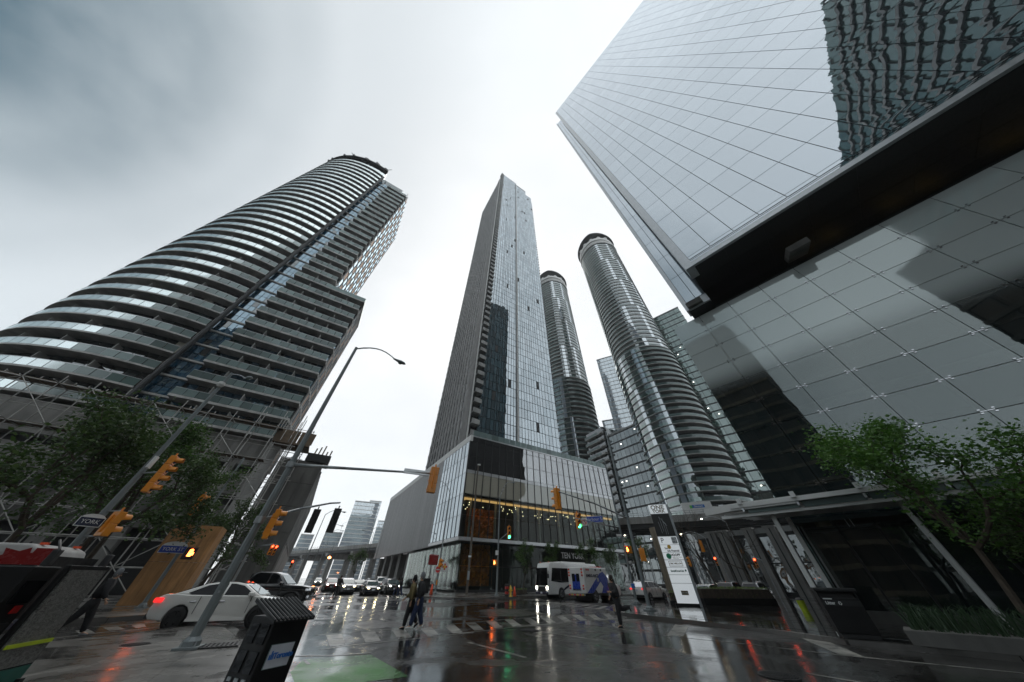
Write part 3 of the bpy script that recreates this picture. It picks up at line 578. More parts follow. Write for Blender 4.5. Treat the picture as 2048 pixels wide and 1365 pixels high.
# ---- centre: stone and glass tower on its glass podium
P0 = pol(-9., 53.)
def centre():
    ZT = 23.4; t = thing('hotel_tower', 'slender grey stone and mirror glass skyscraper on a glass podium in the middle', 'skyscraper', (P0[0], P0[1], KH))
    def at(r_, l_): return P0 + U58 * r_ + U32 * l_
    def poly(name, pts, z0, z1, mat): return MB().prism(pts, z0, z1).build(name, mat, t, world=True)
    LR, LL = 40., 68.
    poly('podium_roof', [at(.1, .1), at(LR, .1), at(LR, 14), at(14, LL), at(.1, LL)], ZT - .5, ZT, 'slab_grey')
    poly('upper_core', [at(9, 9), at(LR - .2, 9), at(LR - .2, 14), at(14, LL - .2), at(9, LL - .2)], 0, ZT - .5, 'lobby_wall')
    # upper glazed storeys
    cols = lin(0, LR, 23)
    q = grid('glass_upper', P0, U58, NR, cols, [16.95, 19.5, 22.3, ZT - .05], gap=.07)
    pieces('upper_pane', q, t); poly('upper_backing', [at(.3, .3), at(LR, .3), at(LR, .6), at(.3, .6)], 16.9, ZT - .5, 'gap')
    poly('spandrel_band', [at(-.05, -.12), at(LR, -.12), at(LR, .4), at(-.05, .4)], 16.4, 16.92, 'alu')
    pieces('cream_pane', grid('glass_cream', P0, U58, NR, cols, [12.95, 16.4], gap=.07), t); poly('cream_wall', [at(.5, .9), at(LR - .2, .9), at(LR - .2, 1.2), at(.5, 1.2)], 12.9, 16.4, 'cream')
    poly('lobby_ceiling', [at(.15, .3), at(LR - .1, .3), at(LR - .1, 9), at(9, 40), at(.15, 30)], 12.6, 12.88, 'lobby_wall')
    poly('light_strip', [at(.6, 1.0), at(LR - 1, 1.0), at(LR - 1, 1.5), at(.6, 1.5)], 12.3, 12.56, 'strip_light')
    poly('light_strip', [at(.6, 1.6), at(1.1, 1.6), at(1.1, 14), at(.6, 14)], 12.3, 12.56, 'strip_light')
    pieces('lobby_pane', grid('glass_lobby', P0, U58, NR, cols, [6.75, 9.75, 12.9], gap=.08), t)
    poly('lobby_floor', [at(.1, .3), at(LR - .1, .3), at(LR - .1, 9), at(9, 30), at(.1, 30)], 6.35, 6.6, 'concrete_dark')
    poly('ledge', [at(-.25, -.45), at(LR, -.45), at(LR, .4), at(.2, .4), at(.2, 14), at(-.25, 14)], 6.25, 6.7, 'alu')
    for i in range(7): c = at(2.6 + 5.2 * i, 2.2); MB().tube((c[0], c[1], 6.6), (c[0], c[1], 12.6), .22, n=10).build('interior_column', 'white_panel', t, world=True)
    rl = random.Random(3)
    for i in range(54):
        c = at(1.5 + rl.random() * 36, 2 + rl.random() * 6); o = MB().lathe([(.02, -.06), (.06, 0), (.02, .06)], 6).build('ceiling_light', 'room_light', t, (c[0], c[1], 11.6 + rl.random() * .8), world=True)
    for x in cols: c = at(x, -.1); piece('mullion', 'dark_metal', (c[0], c[1], 15.05), (.09, .18, 16.6), A58, t)
    for x in lin(0, 14, 8): c = at(-.1, x); piece('mullion', 'galv', (c[0], c[1], 14.5), (.07, .14, 15.6), math.atan2(U32[1], U32[0]), t)
    # ground floor glass, set back
    pieces('shop_pane', grid('glass_lobby', at(1.2, 1.4), U58, NR, lin(0, LR - 2, 19), [KH + .2, 3.2, 6.2], gap=.1) + grid('glass_lobby', at(1.2, 1.4), U32, NL, lin(0, 30, 14), [KH + .2, 6.2], gap=.1), t)
    poly('shop_sill', [at(1.1, 1.3), at(LR - 1, 1.3), at(LR - 1, 1.7), at(1.1, 1.7)], KH, KH + .3, 'dark_metal')
    poly('shop_floor', [at(1.2, 1.4), at(LR - 1, 1.4), at(LR - 1, 9), at(9, 31), at(1.2, 31)], KH, KH + .02, 'concrete_dark')
    for i, l_ in enumerate((32, 40, 48, 56, 64)): poly('pillar', [at(1.5, l_), at(4, l_), at(4, l_ + 2.4), at(1.5, l_ + 2.4)], KH, 6.3, 'concrete')
    poly('rear_shop_wall', [at(5, 31), at(9, 31), at(9, LL), at(5, LL)], KH, 6.3, 'glass_dark')
    # left face: first bays glazed, then standing metal fins
    pieces('side_pane', grid('glass_silver', P0, U32, NL, lin(0, 14, 8), [6.75, 9.75, 12.95, 16.4, 19.5, 22.3], gap=.07), t); poly('side_backing', [at(.3, .3), at(.6, .3), at(.6, 14), at(.3, 14)], 12.9, ZT - .5, 'gap')
    poly('fin_backing', [at(.35, 14.05), at(.6, 14.05), at(.6, LL), at(.35, LL)], 6.3, ZT - 1, 'dark_metal')
    for i in range(118): c = at(.12, 14.3 + i * .455); piece('metal_fin', 'fin_metal', (c[0], c[1], 14.3), (.16, .46, 16.2), math.atan2(U32[1], U32[0]), t)
    poly('coping', [at(-.1, -.2), at(.5, -.2), at(.5, LL), at(-.1, LL)], 22.35, ZT + .15, 'white_panel'); poly('coping', [at(.5, -.2), at(LR, -.2), at(LR, .5), at(.5, .5)], ZT - .1, ZT + .12, 'alu')
    pieces('roof_railing', grid('glass_rail', at(.6, .25), U58, NR, lin(0, LR - 1, 26), [ZT + .2, ZT + 1.45], gap=.1), t)
    # relief panels of beaten copper behind the glass
    for (r0, r1, z0, z1) in ((2.4, 7.6, .9, 6.1), (2.6, 8.2, 7.2, 11.4)):
        b = MB(); nx, nz_ = 26, 24; vs = []
        for j in range(nz_ + 1):
            for i in range(nx + 1):
                r_ = r0 + (r1 - r0) * i / nx; z = z0 + (z1 - z0) * j / nz_; p = at(r_, 3.1); h = mnoise.noise(Vector((r_ * 1.5, z * 1.4, 3))) * .34 + mnoise.noise(Vector((r_ * 3.8, z * 3.8, 9))) * .16
                vs.append((p[0] + NR[0] * h, p[1] + NR[1] * h, z))
        b.add(vs, [(j * (nx + 1) + i, j * (nx + 1) + i + 1, (j + 1) * (nx + 1) + i + 1, (j + 1) * (nx + 1) + i) for j in range(nz_) for i in range(nx)])
        o = b.build('copper_relief', 'copper', t, world=True)
        p = at((r0 + r1) / 2, 3.6); piece('relief_backing', 'orange_wall', (p[0], p[1], (z0 + z1) / 2), (r1 - r0 + .2, .3, z1 - z0 + .2), A58, t)
    c = at(25.5, 1.25); text('TEN YORK', 1.25, 'sign_white', t, (c[0] - P0[0], c[1] - P0[1], 5.2 - KH), (math.pi / 2, 0, A58), bold=.02)
    # ---- the shaft
    Q = at(2., 7.1)
    def tq(f, l_): return Q + U58 * f + U32 * l_
    H1, H2, H3, HS = 245., 241., 233., 226.
    poly('shaft_core', [tq(2.6, .6), tq(14.5, .6), tq(14.5, 28), tq(2.6, 28)], ZT - .2, H1, 'gap'); poly('shaft_core', [tq(14.4, .4), tq(24, .4), tq(24, 28), tq(14.4, 28)], ZT - .2, H2, 'gap'); poly('shaft_core', [tq(23.9, .4), tq(29.3, .4), tq(29.3, 28), tq(23.9, 28)], ZT - .2, H3, 'gap')
    poly('stone_core', [tq(.2, .2), tq(2.7, 2.6), tq(2.7, 30), tq(.2, 30)], ZT - .2, HS, 'gap'); poly('stone_pier', [tq(0, 0), tq(.25, 0), tq(.25, .5), tq(0, .5)], ZT - .2, HS + 4, 'white_panel')
    poly('stone_pier', [tq(-.15, .5), tq(.2, .5), tq(.2, 3.2), tq(-.15, 3.2)], ZT - .2, HS + 2, 'stone_panel')
    rows = [ZT + .2 + 2.9 * i for i in range(77)]
    q = grid('glass_silver', tq(2.6, .55), U58, NR, lin(0, 4.6, 4) + [5.2, 6.1, 7.] + lin(7.7, 11.7, 4), rows, gap=.17)
    q += grid('glass_silver', tq(14.9, .25), U58, NR, lin(0, 9., 9), rows[:-2], gap=.15) + grid('glass_silver', tq(24, .35), U58, NR, lin(0, 5.2, 4), rows[:-4], gap=.15)
    q = [(m_ if random.random() > .012 else 'gap', c, d, rz) for m_, c, d, rz in q]
    pieces('tower_pane', q, t)
    poly('white_fin', [tq(14.35, -.15), tq(14.65, -.15), tq(14.65, .5), tq(14.35, .5)], ZT - .2, H2 + 1, 'white_panel')
    sq, ww = [], []
    for k in range(70):
        z0 = ZT + .2 + 2.9 * k
        for i in range(11):
            l0 = 3.4 + i * 2.4; w_ = 1.45; c = tq(-.02, l0 + w_ / 2); sq.append(('stone_panel', (c[0], c[1], z0 + 1.42), (w_ - .05, .22, 2.84), math.atan2(U32[1], U32[0])))
            c = tq(.06, l0 + 1.92); up = (k + i) % 2; ww.append(('glass_dark', (c[0], c[1], z0 + 1.75), (.86, .1, 1.9), math.atan2(U32[1], U32[0]))); sq.append(('stone_panel', (c[0], c[1], z0 + .37), (.9, .2, .74), math.atan2(U32[1], U32[0])))
    pieces('stone_slab', sq, t, 260); pieces('slot_window', ww, t, 260)
    # corner balconies, one to a storey
    for k in range(75):
        z = ZT + .1 + 2.9 * k; pts = [tq(.3, -1.15), tq(2.55, -.9), tq(2.55, 1.5), tq(.3, 1.5)]
        s = poly('balcony', pts, z, z + .2, 'slab_grey'); b = MB().strip([tq(.3, -1.15), tq(2.55, -.9)], [tq(.3, -1.05), tq(2.55, -.8)], z + .2, z + 1.25); b.build('balcony_front', 'slab_grey', s, world=True)
    for k in range(70):
        z = ZT + 2.9 * k; poly('side_balcony', [tq(29.2, 1), tq(30.3, 1), tq(30.3, 3), tq(29.2, 3)], z, z + 1.1, 'dark_metal')
    return t
centre()
# ---- left: curved residential tower with balcony rings, straight wing and scaffolded base
def left_tower():
    Cc = Vector((-64.5, 45.3)); RB, RG = 20.7, 18.9; Z0, H = 17.3, 3.0
    B0 = Vector((-48.5, 30.8)); W0 = B0 - NR * 1.9
    t = thing('residential_tower', 'dark curved apartment tower with rings of glass balconies leaning up the left side', 'skyscraper', (-50, 40, KH))
    def arc(r, a0, a1, n): return [Cc + Vector((math.cos(R_(a0 + (a1 - a0) * i / n)), math.sin(R_(a0 + (a1 - a0) * i / n)))) * r for i in range(n + 1)]
    def wl(s, d=0.): return W0 + U58 * s - NR * d
    a0, a1, n = -48.5, -215., 44; K = 33; rf = random.Random(17); pan = []
    MB().prism(arc(RG - .35, -47.5, -216, 50), 0, Z0 + H * K + 1).build('round_core', 'gap', t, world=True)
    MB().prism([wl(-3, .3), wl(8, .3), wl(8, 20), wl(-6, 20)], 0, Z0 + H * K - 2).build('wing_core', 'gap', t, world=True)
    MB().prism([wl(7.9, .35), wl(15.2, .35), wl(15.2, 8), wl(7.9, 8)], 0, Z0 + H * 10 + 2.6).build('low_wing_core', 'gap', t, world=True)
    for k in range(K + 1):
        z = Z0 + H * k
        s = MB().strip(arc(RB, a0, a1, n), arc(RG - .4, a0, a1, n), z - .24, z).build('balcony', 'slab_white', t, world=True)
        rm = 'glass_rail' if k > 1 else 'glass_rail_dark'
        b = MB()
        for i in range(n):
            p = arc(RB - .05, a0 + (a1 - a0) * (i + .03) / n, a0 + (a1 - a0) * (i + .97) / n, 1); q = arc(RB - .09, a0 + (a1 - a0) * (i + .03) / n, a0 + (a1 - a0) * (i + .97) / n, 1); b.strip(p, q, z + .03, z + 1.05)
        b.build('glass_railing', rm, s, world=True)
        MB().strip(arc(RB - .03, a0, a1, n), arc(RB - .11, a0, a1, n), z + 1.05, z + 1.11).build('handrail', 'alu', s, world=True)
        if k < K:
            b = MB(); g2 = MB(); cu = MB(); fu = MB()
            for i in range(n):
                p = arc(RG, a0 + (a1 - a0) * (i + .04) / n, a0 + (a1 - a0) * (i + .96) / n, 1); q = arc(RG - .1, a0 + (a1 - a0) * (i + .04) / n, a0 + (a1 - a0) * (i + .96) / n, 1); cm = (p[0] + p[1]) / 2; pan.append((('glass_teal' if k % 3 else 'cream') if rf.random() < .2 else 'glass_dark', (cm[0], cm[1], z + H / 2 - .145), ((p[1] - p[0]).length, .1, H - .39), math.atan2((p[1] - p[0])[1], (p[1] - p[0])[0])))
                if rf.random() < .16: p = arc(RB - .75, a0 + (a1 - a0) * (i + rf.random()) / n, 0, 1)[0]; fu.box((p[0], p[1], z + .3), (.6, .5, .6 + .3 * rf.random()), rf.random() * 3)
                if i % 4 == 0: pa = arc(RG, a0 + (a1 - a0) * i / n, 0, 1)[0]; pb = arc(RB - .5, a0 + (a1 - a0) * i / n, 0, 1)[0]; g2.bar((pa[0], pa[1], z + 1.2), (pb[0], pb[1], z + 1.2), .08, 2.2)
            fu.build('balcony_furniture', ('concrete_dark', 'slab_grey', 'scaff_wood')[k % 3], s, world=True)['kind'] = 'stuff'; g2.build('divider', 'slab_white', s, world=True)
    # straight balconies
    for k in range(K - 1):
        z = Z0 + H * k; L = 15.2 if k <= 10 else 8.0; x0 = 1.1
        s = MB().prism([wl(x0, -1.9), wl(L + .1, -1.9), wl(L + .1, .5), wl(x0, .5)], z - .34, z).build('balcony', 'slab_white', t, world=True)
        b = MB(); m = round((L - x0) / 1.25)
        for i in range(m): b.strip([wl(x0 + .05 + (L - x0) * i / m, -1.86), wl(x0 - .03 + (L - x0) * (i + 1) / m, -1.86)], [wl(x0 + .05 + (L - x0) * i / m, -1.82), wl(x0 - .03 + (L - x0) * (i + 1) / m, -1.82)], z + .04, z + 1.02)
        b.strip([wl(x0, -1.86), wl(x0 + .02, -1.86)], [wl(x0, .3), wl(x0 + .02, .3)], z + .04, z + 1.02)
        b.build('glass_railing', 'glass_rail', s, world=True); MB().bar(wl(x0, -1.84).to_3d() + Vector((0, 0, z + 1.06)), wl(L, -1.84).to_3d() + Vector((0, 0, z + 1.06)), .06, .05).build('handrail', 'alu', s, world=True)
        g2 = MB()
        for x in ([4.5, 8.2, 11.9] if k <= 10 else [4.6]): g2.strip([wl(x, -1.75), wl(x + .06, -1.75)], [wl(x, .2), wl(x + .06, .2)], z + .05, z + 2.2)
        g2.build('divider', 'slab_white', s, world=True)
        pan += grid(lambda i, j: random.choice(['glass_blue', 'glass_teal', 'glass_dark', 'glass_blue']) if k <= 10 else random.choice(['glass_dark', 'glass_teal']), wl(0), U58, NR, lin(x0 + .2, L - .1, round((L - x0) / 1.05)), [z + .08, z + H - .4], gap=.09)
        # recessed blue strip beside the curved balconies
        pan += grid(lambda i, j: ('glass_blue' if random.random() > .2 else 'glass_dark'), wl(0, -.3), U58, NR, lin(-2.3, .95, 4), [z + .05, z + 1.2, z + H - .35], gap=.08)
        MB().prism([wl(-2.8, -.6), wl(1.1, -.6), wl(1.1, .4), wl(-2.8, .4)], z - .3, z - .02).build('floor_band', 'slab_white', t, world=True)
    pieces('window_pane', pan, t)
    # sloping looking downpipe edge between curve and wing
    e = arc(RB - .25, a0 + 1.2, a0, 1)[0]; MB().tube((e[0], e[1], Z0 - 2), (e[0], e[1], Z0 + H * K), .34, n=8).build('corner_pipe', 'dark_metal', t, world=True)
    # end walls: pale lattice of piers and spandrels in front of windows
    for (s, d1, za, zb, nm) in ((8.0, 20., Z0 + H * 10 + 1, Z0 + H * K - 2, 9), (15.2, 8., Z0 - 3, Z0 + H * 10 + 2.4, 5)):
        for i in range(nm + 1): c = wl(s + .12, d1 * i / nm); piece('pier', 'slab_white', (c[0], c[1], (za + zb) / 2), (.3, .24, zb - za), math.atan2(U32[1], U32[0]), t)
        sp_ = []; wq = []
        for k in range(int((zb - za) / 3.0)):
            for i in range(nm):
                c = wl(s + .08, d1 * (i + .5) / nm); wq.append(('glass_blue' if (i + k) % 3 else 'orange_wall', (c[0], c[1], za + 3 * k + 1.7), (d1 / nm - .5, .1, 2.1), math.atan2(U32[1], U32[0]))); sp_.append(('slab_white', (c[0], c[1], za + 3 * k + .25), (d1 / nm - .3, .2, .5), math.atan2(U32[1], U32[0])))
        pieces('spandrel', sp_, t, 120); pieces('end_window', wq, t, 120)
    z = Z0 + H * 11; MB().prism([wl(7, -2), wl(15.5, -2), wl(15.5, 8), wl(7, 8)], z - .5, z - .2).build('terrace', 'slab_white', t, world=True)
    MB().strip([wl(7, -1.9), wl(15.4, -1.9), wl(15.4, 8)], [wl(7, -1.85), wl(15.35, -1.85), wl(15.35, 8)], z - .18, z + .9).build('terrace_railing', 'glass_rail', t, world=True)
    # crown with parapet rim, plant screens and aerials
    zt = Z0 + H * K; MB().strip(arc(RB - .8, a0, a1, n), arc(RG - 3, a0, a1, n), zt + 1, zt + 5.5).build('crown_screen', 'glass_dark', t, world=True)
    MB().strip(arc(RB + .15, a0, a1, n), arc(RG - .5, a0, a1, n), zt + 5.5, zt + 6.1).build('roof_rim', 'dark_metal', t, world=True)
    MB().prism([wl(-3, 1), wl(5, 1), wl(5, 16), wl(-6, 16)], zt - 2, zt + 3).build('plant_room', 'glass_dark', t, world=True)
    rr = random.Random(5)
    for i in range(11):
        p = arc(RB - .3, -52 - i * 11 + rr.uniform(-3, 3), 0, 1)[0]; b = MB(); b.tube((p[0], p[1], zt + 6), (p[0] + rr.uniform(-1.5, 1.5), p[1] + rr.uniform(-1.5, 1.5), zt + 6 + rr.uniform(1.5, 4.5)), .12, n=5); b.box((p[0], p[1], zt + 6.5), (1.3, .9, .9), rr.random()); b.build('roof_crane_arm', 'dark_metal', t, world=True)
    for s in (2., 5., 7.8): p = wl(s, 0); MB().tube((p[0], p[1], zt - 3), (p[0] - .6, p[1], zt + 1.5), .09, n=5).build('aerial', 'dark_metal', t, world=True)
    # base: stacked concrete bands, piers
    for z0, z1, m, dd in ((13.2, 16.6, 'concrete', .4), (9.6, 12.2, 'concrete', .2), (5.6, 8.4, 'concrete_dark', .3)):
        MB().strip(arc(RB - dd, a0, a1, n), arc(RG - 2, a0, a1, n), z0, z1).build('concrete_band', m, t, world=True)
        MB().prism([wl(-3, -1.5 + dd), wl(15.2, -1.5 + dd), wl(15.2, 4), wl(-3, 4)], z0, z1).build('concrete_band', m, t, world=True)
    for s in (2., 7., 12.): p = wl(s, -.6); piece('pillar', 'concrete', (p[0], p[1], 7), (1.1, 1.1, 14), A58, t)
    p = wl(15.6, -1.2); piece('white_pillar', 'slab_white', (p[0], p[1], 8.5), (1.5, 1.2, 17), A58, t)
    return wl
wl = left_tower()
def scaffold():
    t = thing('scaffold', 'tube scaffolding standing in front of the left tower base', 'scaffold', (-36, 33, KH)); rs = random.Random(11)
    me = MB().tube((0, 0, -.5), (0, 0, .5), 1, n=6).mesh('scaffold_tube', 'scaff_tube')
    def tb(name, a, b, r=.05):
        a, b = Vector(a), Vector(b); d = b - a; o = bpy.data.objects.new(name, me); COL.objects.link(o)
        o.parent = t; o.matrix_parent_inverse = Matrix.Translation(-t.location); o.location = (a + b) / 2; o.scale = (r, r, d.length); o.rotation_euler = d.to_track_quat('Z', 'Y').to_euler()
    def q(s, d, z): p = wl(s, d); return (p[0], p[1], z)
    S = [-16 + 2.6 * i for i in range(14)]; Z = [KH, 2.2, 4.4, 6.6, 8.8, 11., 13.2, 15.4, 17.6]
    for i, s in enumerate(S):
        for d in (-3.4, -5.2):
            tb('standard', q(s, d, KH), q(s, d, 18.6 if s < 12 else 20.), .055)
    for d in (-3.4, -5.2):
        for z in Z[1:]: tb('ledger', q(S[0], d, z), q(S[-1] + .6, d, z + rs.uniform(-.06, .06)))
    for z in Z[2::2]:
        for s in S: tb('transom', q(s, -3.3, z), q(s, -5.4 - rs.random() * .8, z))
    for i in range(13):
        for j in range(0, 8):
            if rs.random() < .5:
                a, b = (S[i], S[i + 1]) if (i + j) % 2 else (S[i + 1], S[i]); tb('brace', q(a, -5.25, Z[j]), q(b, -5.25, Z[j + 1]), .04)
    for i in range(14):
        a = rs.choice(S); tb('brace', q(a, -5.4, rs.choice(Z)), q(a + rs.uniform(-5, 5), -3.5, rs.choice(Z)), .045)
    for z, d in ((17.7, -3.4), (13.3, -3.4)):
        for i in range(11): p = wl(-14.6 + 2.9 * i, d - .9); piece('scaffold_board', 'scaff_wood', (p[0], p[1], z), (2.8, 1.6, .07), A58, t)
    p = wl(17.6, -2.2); piece('loading_platform', 'scaff_wood', (p[0], p[1], 16.2), (4.6, 3.4, .25), A58, t)
    for k in range(5): p = wl(15.6 + k, -3.8); piece('platform_board', 'scaff_wood', (p[0], p[1], 17.2), (.9, .08, 1.7), A58, t)
    for s in (15.6, 17.4, 19.2):
        for d in (-3.6, -1.0): tb('standard', q(s, d, KH), q(s, d, 19.5), .055)
    for z in (3., 6., 9., 12., 15., 18.4):
        for d in (-3.6, -1.): tb('ledger', q(15.4, d, z), q(19.6, d, z), .045)
        tb('transom', q(19.2, -3.8, z), q(19.2, -.8, z), .045)
    for z in (0.2, 3., 6., 9., 12.): tb('brace', q(15.6, -3.7, z), q(19.2, -3.7, z + 3), .045)
scaffold()
def concrete_block():
    a = pol(-40.5, 56.); t = thing('concrete_building', 'bare concrete end wall with pale framed windows beside the scaffolding', 'building', (a[0], a[1], KH))
    def at(r_, l_): return a + U58 * r_ + U32 * l_
    H = 15.6; MB().prism([at(0, 0), at(5.9, 0), at(5.9, 46), at(0, 46)], 0, H).build('core', 'concrete_dark', t, world=True)
    qs = []
    for i in range(3):
        for j in range(5): c = at(1. + 1.96 * i, -.05); qs.append(('concrete_dark', (c[0], c[1], 1.7 + 3.05 * j), (1.9, .2, 2.98), A58))
    pieces('wall_panel', qs, t)
    MB().prism([at(3.2, -.4), at(6.6, -.4), at(6.6, 3), at(3.2, 3)], H, H + 1.2).build('parapet', 'dark_metal', t, world=True)
    for k in range(5): c = at(4. + .55 * k, .3 + k * .3); MB().tube((c[0], c[1], H + 1), (c[0] + .1, c[1], H + 2.2 + .4 * (k % 3)), .11, n=6).build('pipe', 'concrete_tan', t, world=True)
    fr = []; ww = []
    for i in range(15):
        c = at(6.0, 2 + 2.9 * i); fr.append(('slab_white', (c[0], c[1], 10), (.35, .4, 9.6), math.atan2(U32[1], U32[0])))
        for j in range(3): c = at(5.95, 2 + 2.9 * (i + .5)); ww.append(('glass_teal', (c[0], c[1], 6.7 + 3.1 * j), (2.4, .1, 2.4), math.atan2(U32[1], U32[0]))); fr.append(('slab_white', (*at(6.0, 2 + 2.9 * (i + .5)), 5.3 + 3.1 * j), (2.5, .3, .35), math.atan2(U32[1], U32[0])))
    pieces('window_frame', fr, t); pieces('window', ww, t)
    for i in range(8): c = at(6.05, 2 + 5.5 * i); piece('low_wall_panel', 'concrete', (c[0], c[1], 2.6), (5.3, .2, 4.6), math.atan2(U32[1], U32[0]), t)
concrete_block()
def hoarding():
    a, b = pol(-46.7, 36.), pol(-42.2, 35.4); u = (b - a).normalized(); n = Vector((u[1], -u[0])); rz = math.atan2(u[1], u[0]); L = (b - a).length
    t = thing('plywood_hoarding', 'tall box of bare plywood sheets at the foot of the scaffolding', 'hoarding', (a[0], a[1], KH), 0)
    for i in range(2):
        for j in range(2): c = a + u * L * (i + .5) / 2; piece('plywood_sheet', 'plywood', (c[0], c[1], KH + 1.13 + 2.26 * j), (L / 2 - .015, .04, 2.245), rz, t)
    for i in range(2):
        for j in range(2): c = b - n * (.62 + 1.22 * i); piece('plywood_sheet', 'plywood', (c[0], c[1], KH + 1.13 + 2.26 * j), (1.205, .04, 2.245), rz + math.pi / 2, t)
    for c in (a + u * .1 - n * .1, b - u * .1 - n * .1): piece('stud', 'scaff_wood', (c[0], c[1], KH + 2.2), (.09, .09, 4.4), rz, t)
    p = (a + b) / 2 - n * 1.2; piece('top_sheet', 'plywood', (p[0], p[1], KH + 4.5), (L - .1, 2.3, .03), rz, t)
hoarding()
# ---- round condominium towers behind
def round_tower(name, label, az, r, rad, H, band, nst, zb, crease=True, seed=0, limit_low=0.):
    c = pol(az, r); t = thing(name, label, 'skyscraper', (c[0], c[1], 0)); toc = math.atan2(-c[1], -c[0]); n = 48
    def ring(k_, off=0.):
        out = []
        for i in range(n):
            a = 2 * math.pi * i / n; rr = rad * k_ + off
            d = math.atan2(math.sin(a - toc - .06), math.cos(a - toc - .06))          # a soft ridge towards the street
            rr *= 1 + .07 * max(0., 1 - abs(d) / .8) - .02 * math.cos(2 * (a - toc))
            out.append(c + Vector((math.cos(a), math.sin(a))) * rr)
        return out
    def prisml(name_, k_, off, z0, z1, mat, par=t): return MB().prism(ring(k_, off), z0, z1).build(name_, mat, par, world=True)
    prisml('core', 1., -2.3, 0, H, 'glass_dark')
    hs = (H - zb) / nst
    def sector(a_0, a_1, r_, th, z0, z1):
        b = MB(); m = 16
        pts = []
        for off in (0, -th):
            L = []
            for i in range(m + 1):
                a = toc + a_0 + (a_1 - a_0) * i / m; d = math.atan2(math.sin(a - toc - .06), math.cos(a - toc - .06)); rr = (rad + r_ + off) * (1 + .07 * max(0., 1 - abs(d) / .8) - .02 * math.cos(2 * (a - toc))); L.append(c + Vector((math.cos(a), math.sin(a))) * rr)
            pts.append(L)
        return b.strip(pts[0], pts[1], z0, z1)
    for k in range(nst):
        z = zb + hs * k; low = z < band
        s = prisml('floor_slab', 1.035 if low else 1., 0, z - .2, z + .12, 'white_panel' if not low else 'slab_grey')
        # which side carries open balconies swaps at the mid band; angles run anticlockwise seen from above
        bal = (.06, 1.75) if low else (-1.75, -.02); flush = (-1.75, .06) if low else (-.02, 1.75); o_ = .45 if low else 0.
        sector(*bal, o_ - .05, .06, z + .1, z + 1.12).build('glass_railing', 'glass_rail_dark' if low else 'glass_rail', s, world=True)
        sector(*flush, o_ - .25, .1, z + .1, z + (1.25 if low else 1.0)).build('spandrel_band', 'glass_green' if low else 'glass_rail', s, world=True)
        sector(*flush, o_ - .32, .1, z + (1.25 if low else 1.0), z + hs - .14).build('window_band', 'glass_teal', s, world=True)
        b = MB()
        for q in range(9):
            a = flush[0] + (flush[1] - flush[0]) * (q + .5) / 9
            if (q + (k // 9)) % 3 == 0: b_ = sector(a, a + .13, o_ - .24, .1, z + .2, z + hs - .2); b.v, b.f, b.m = (b.v + b_.v, b.f + [tuple(i + len(b.v) for i in f) for f in b_.f], b.m + b_.m)
        if b.v: b.build('pale_window', 'glass_pale', s, world=True)['kind'] = 'stuff'
    prisml('crown_band', 1.02, 0, H + .1, H + 3.6, 'slab_white'); prisml('crown_recess', .9, 0, H + 3.6, H + 6, 'glass_dark'); prisml('crown_band', .98, 0, H + 6, H + 8.5, 'white_panel')
    rg = ring(1.06); rg2 = ring(.8); b = MB(); vs = []; up = []
    for i in range(n):
        a = 2 * math.pi * i / n; d = abs(math.atan2(math.sin(a - toc), math.cos(a - toc))); zz = H + 10.5 + 4.5 * max(0, 1 - d / 1.5)
        vs.append((*rg[i], zz)); up.append((*rg[i], zz + 1.)); 
    top = [(*p, H + 12) for p in rg2]
    b.add(vs + up + top, [(i, (i + 1) % n, n + (i + 1) % n, n + i) for i in range(n)] + [(n + i, n + (i + 1) % n, 2 * n + (i + 1) % n, 2 * n + i) for i in range(n)] + [(i, 2 * n + i, 2 * n + (i + 1) % n, (i + 1) % n) for i in range(n)] + [tuple(range(2 * n, 3 * n))])
    b.build('roof_visor', 'dark_metal', t, world=True); prisml('visor_stem', .78, 0, H + 8.4, H + 12, 'slab_grey')
    for i in range(5):
        a = toc - .9 + i * .45; p = c + Vector((math.cos(a), math.sin(a))) * rad * .9; MB().lathe([(1.4, 0), (1.7, 1.2), (1.2, 2.4), (.3, 2.6)], 12).build('roof_vent', 'white_panel', t, (p[0], p[1], H + 8.3), world=True)
round_tower('condo_tower', 'round glass condominium tower with dark visor roof right of the middle', 33.1, 120., 12.9, 181., 80., 62, 14., seed=1)
round_tower('condo_tower', 'round green glass condominium tower half hidden behind the stone skyscraper', 14.0, 150., 14.3, 197., 92., 62, 14., seed=2)
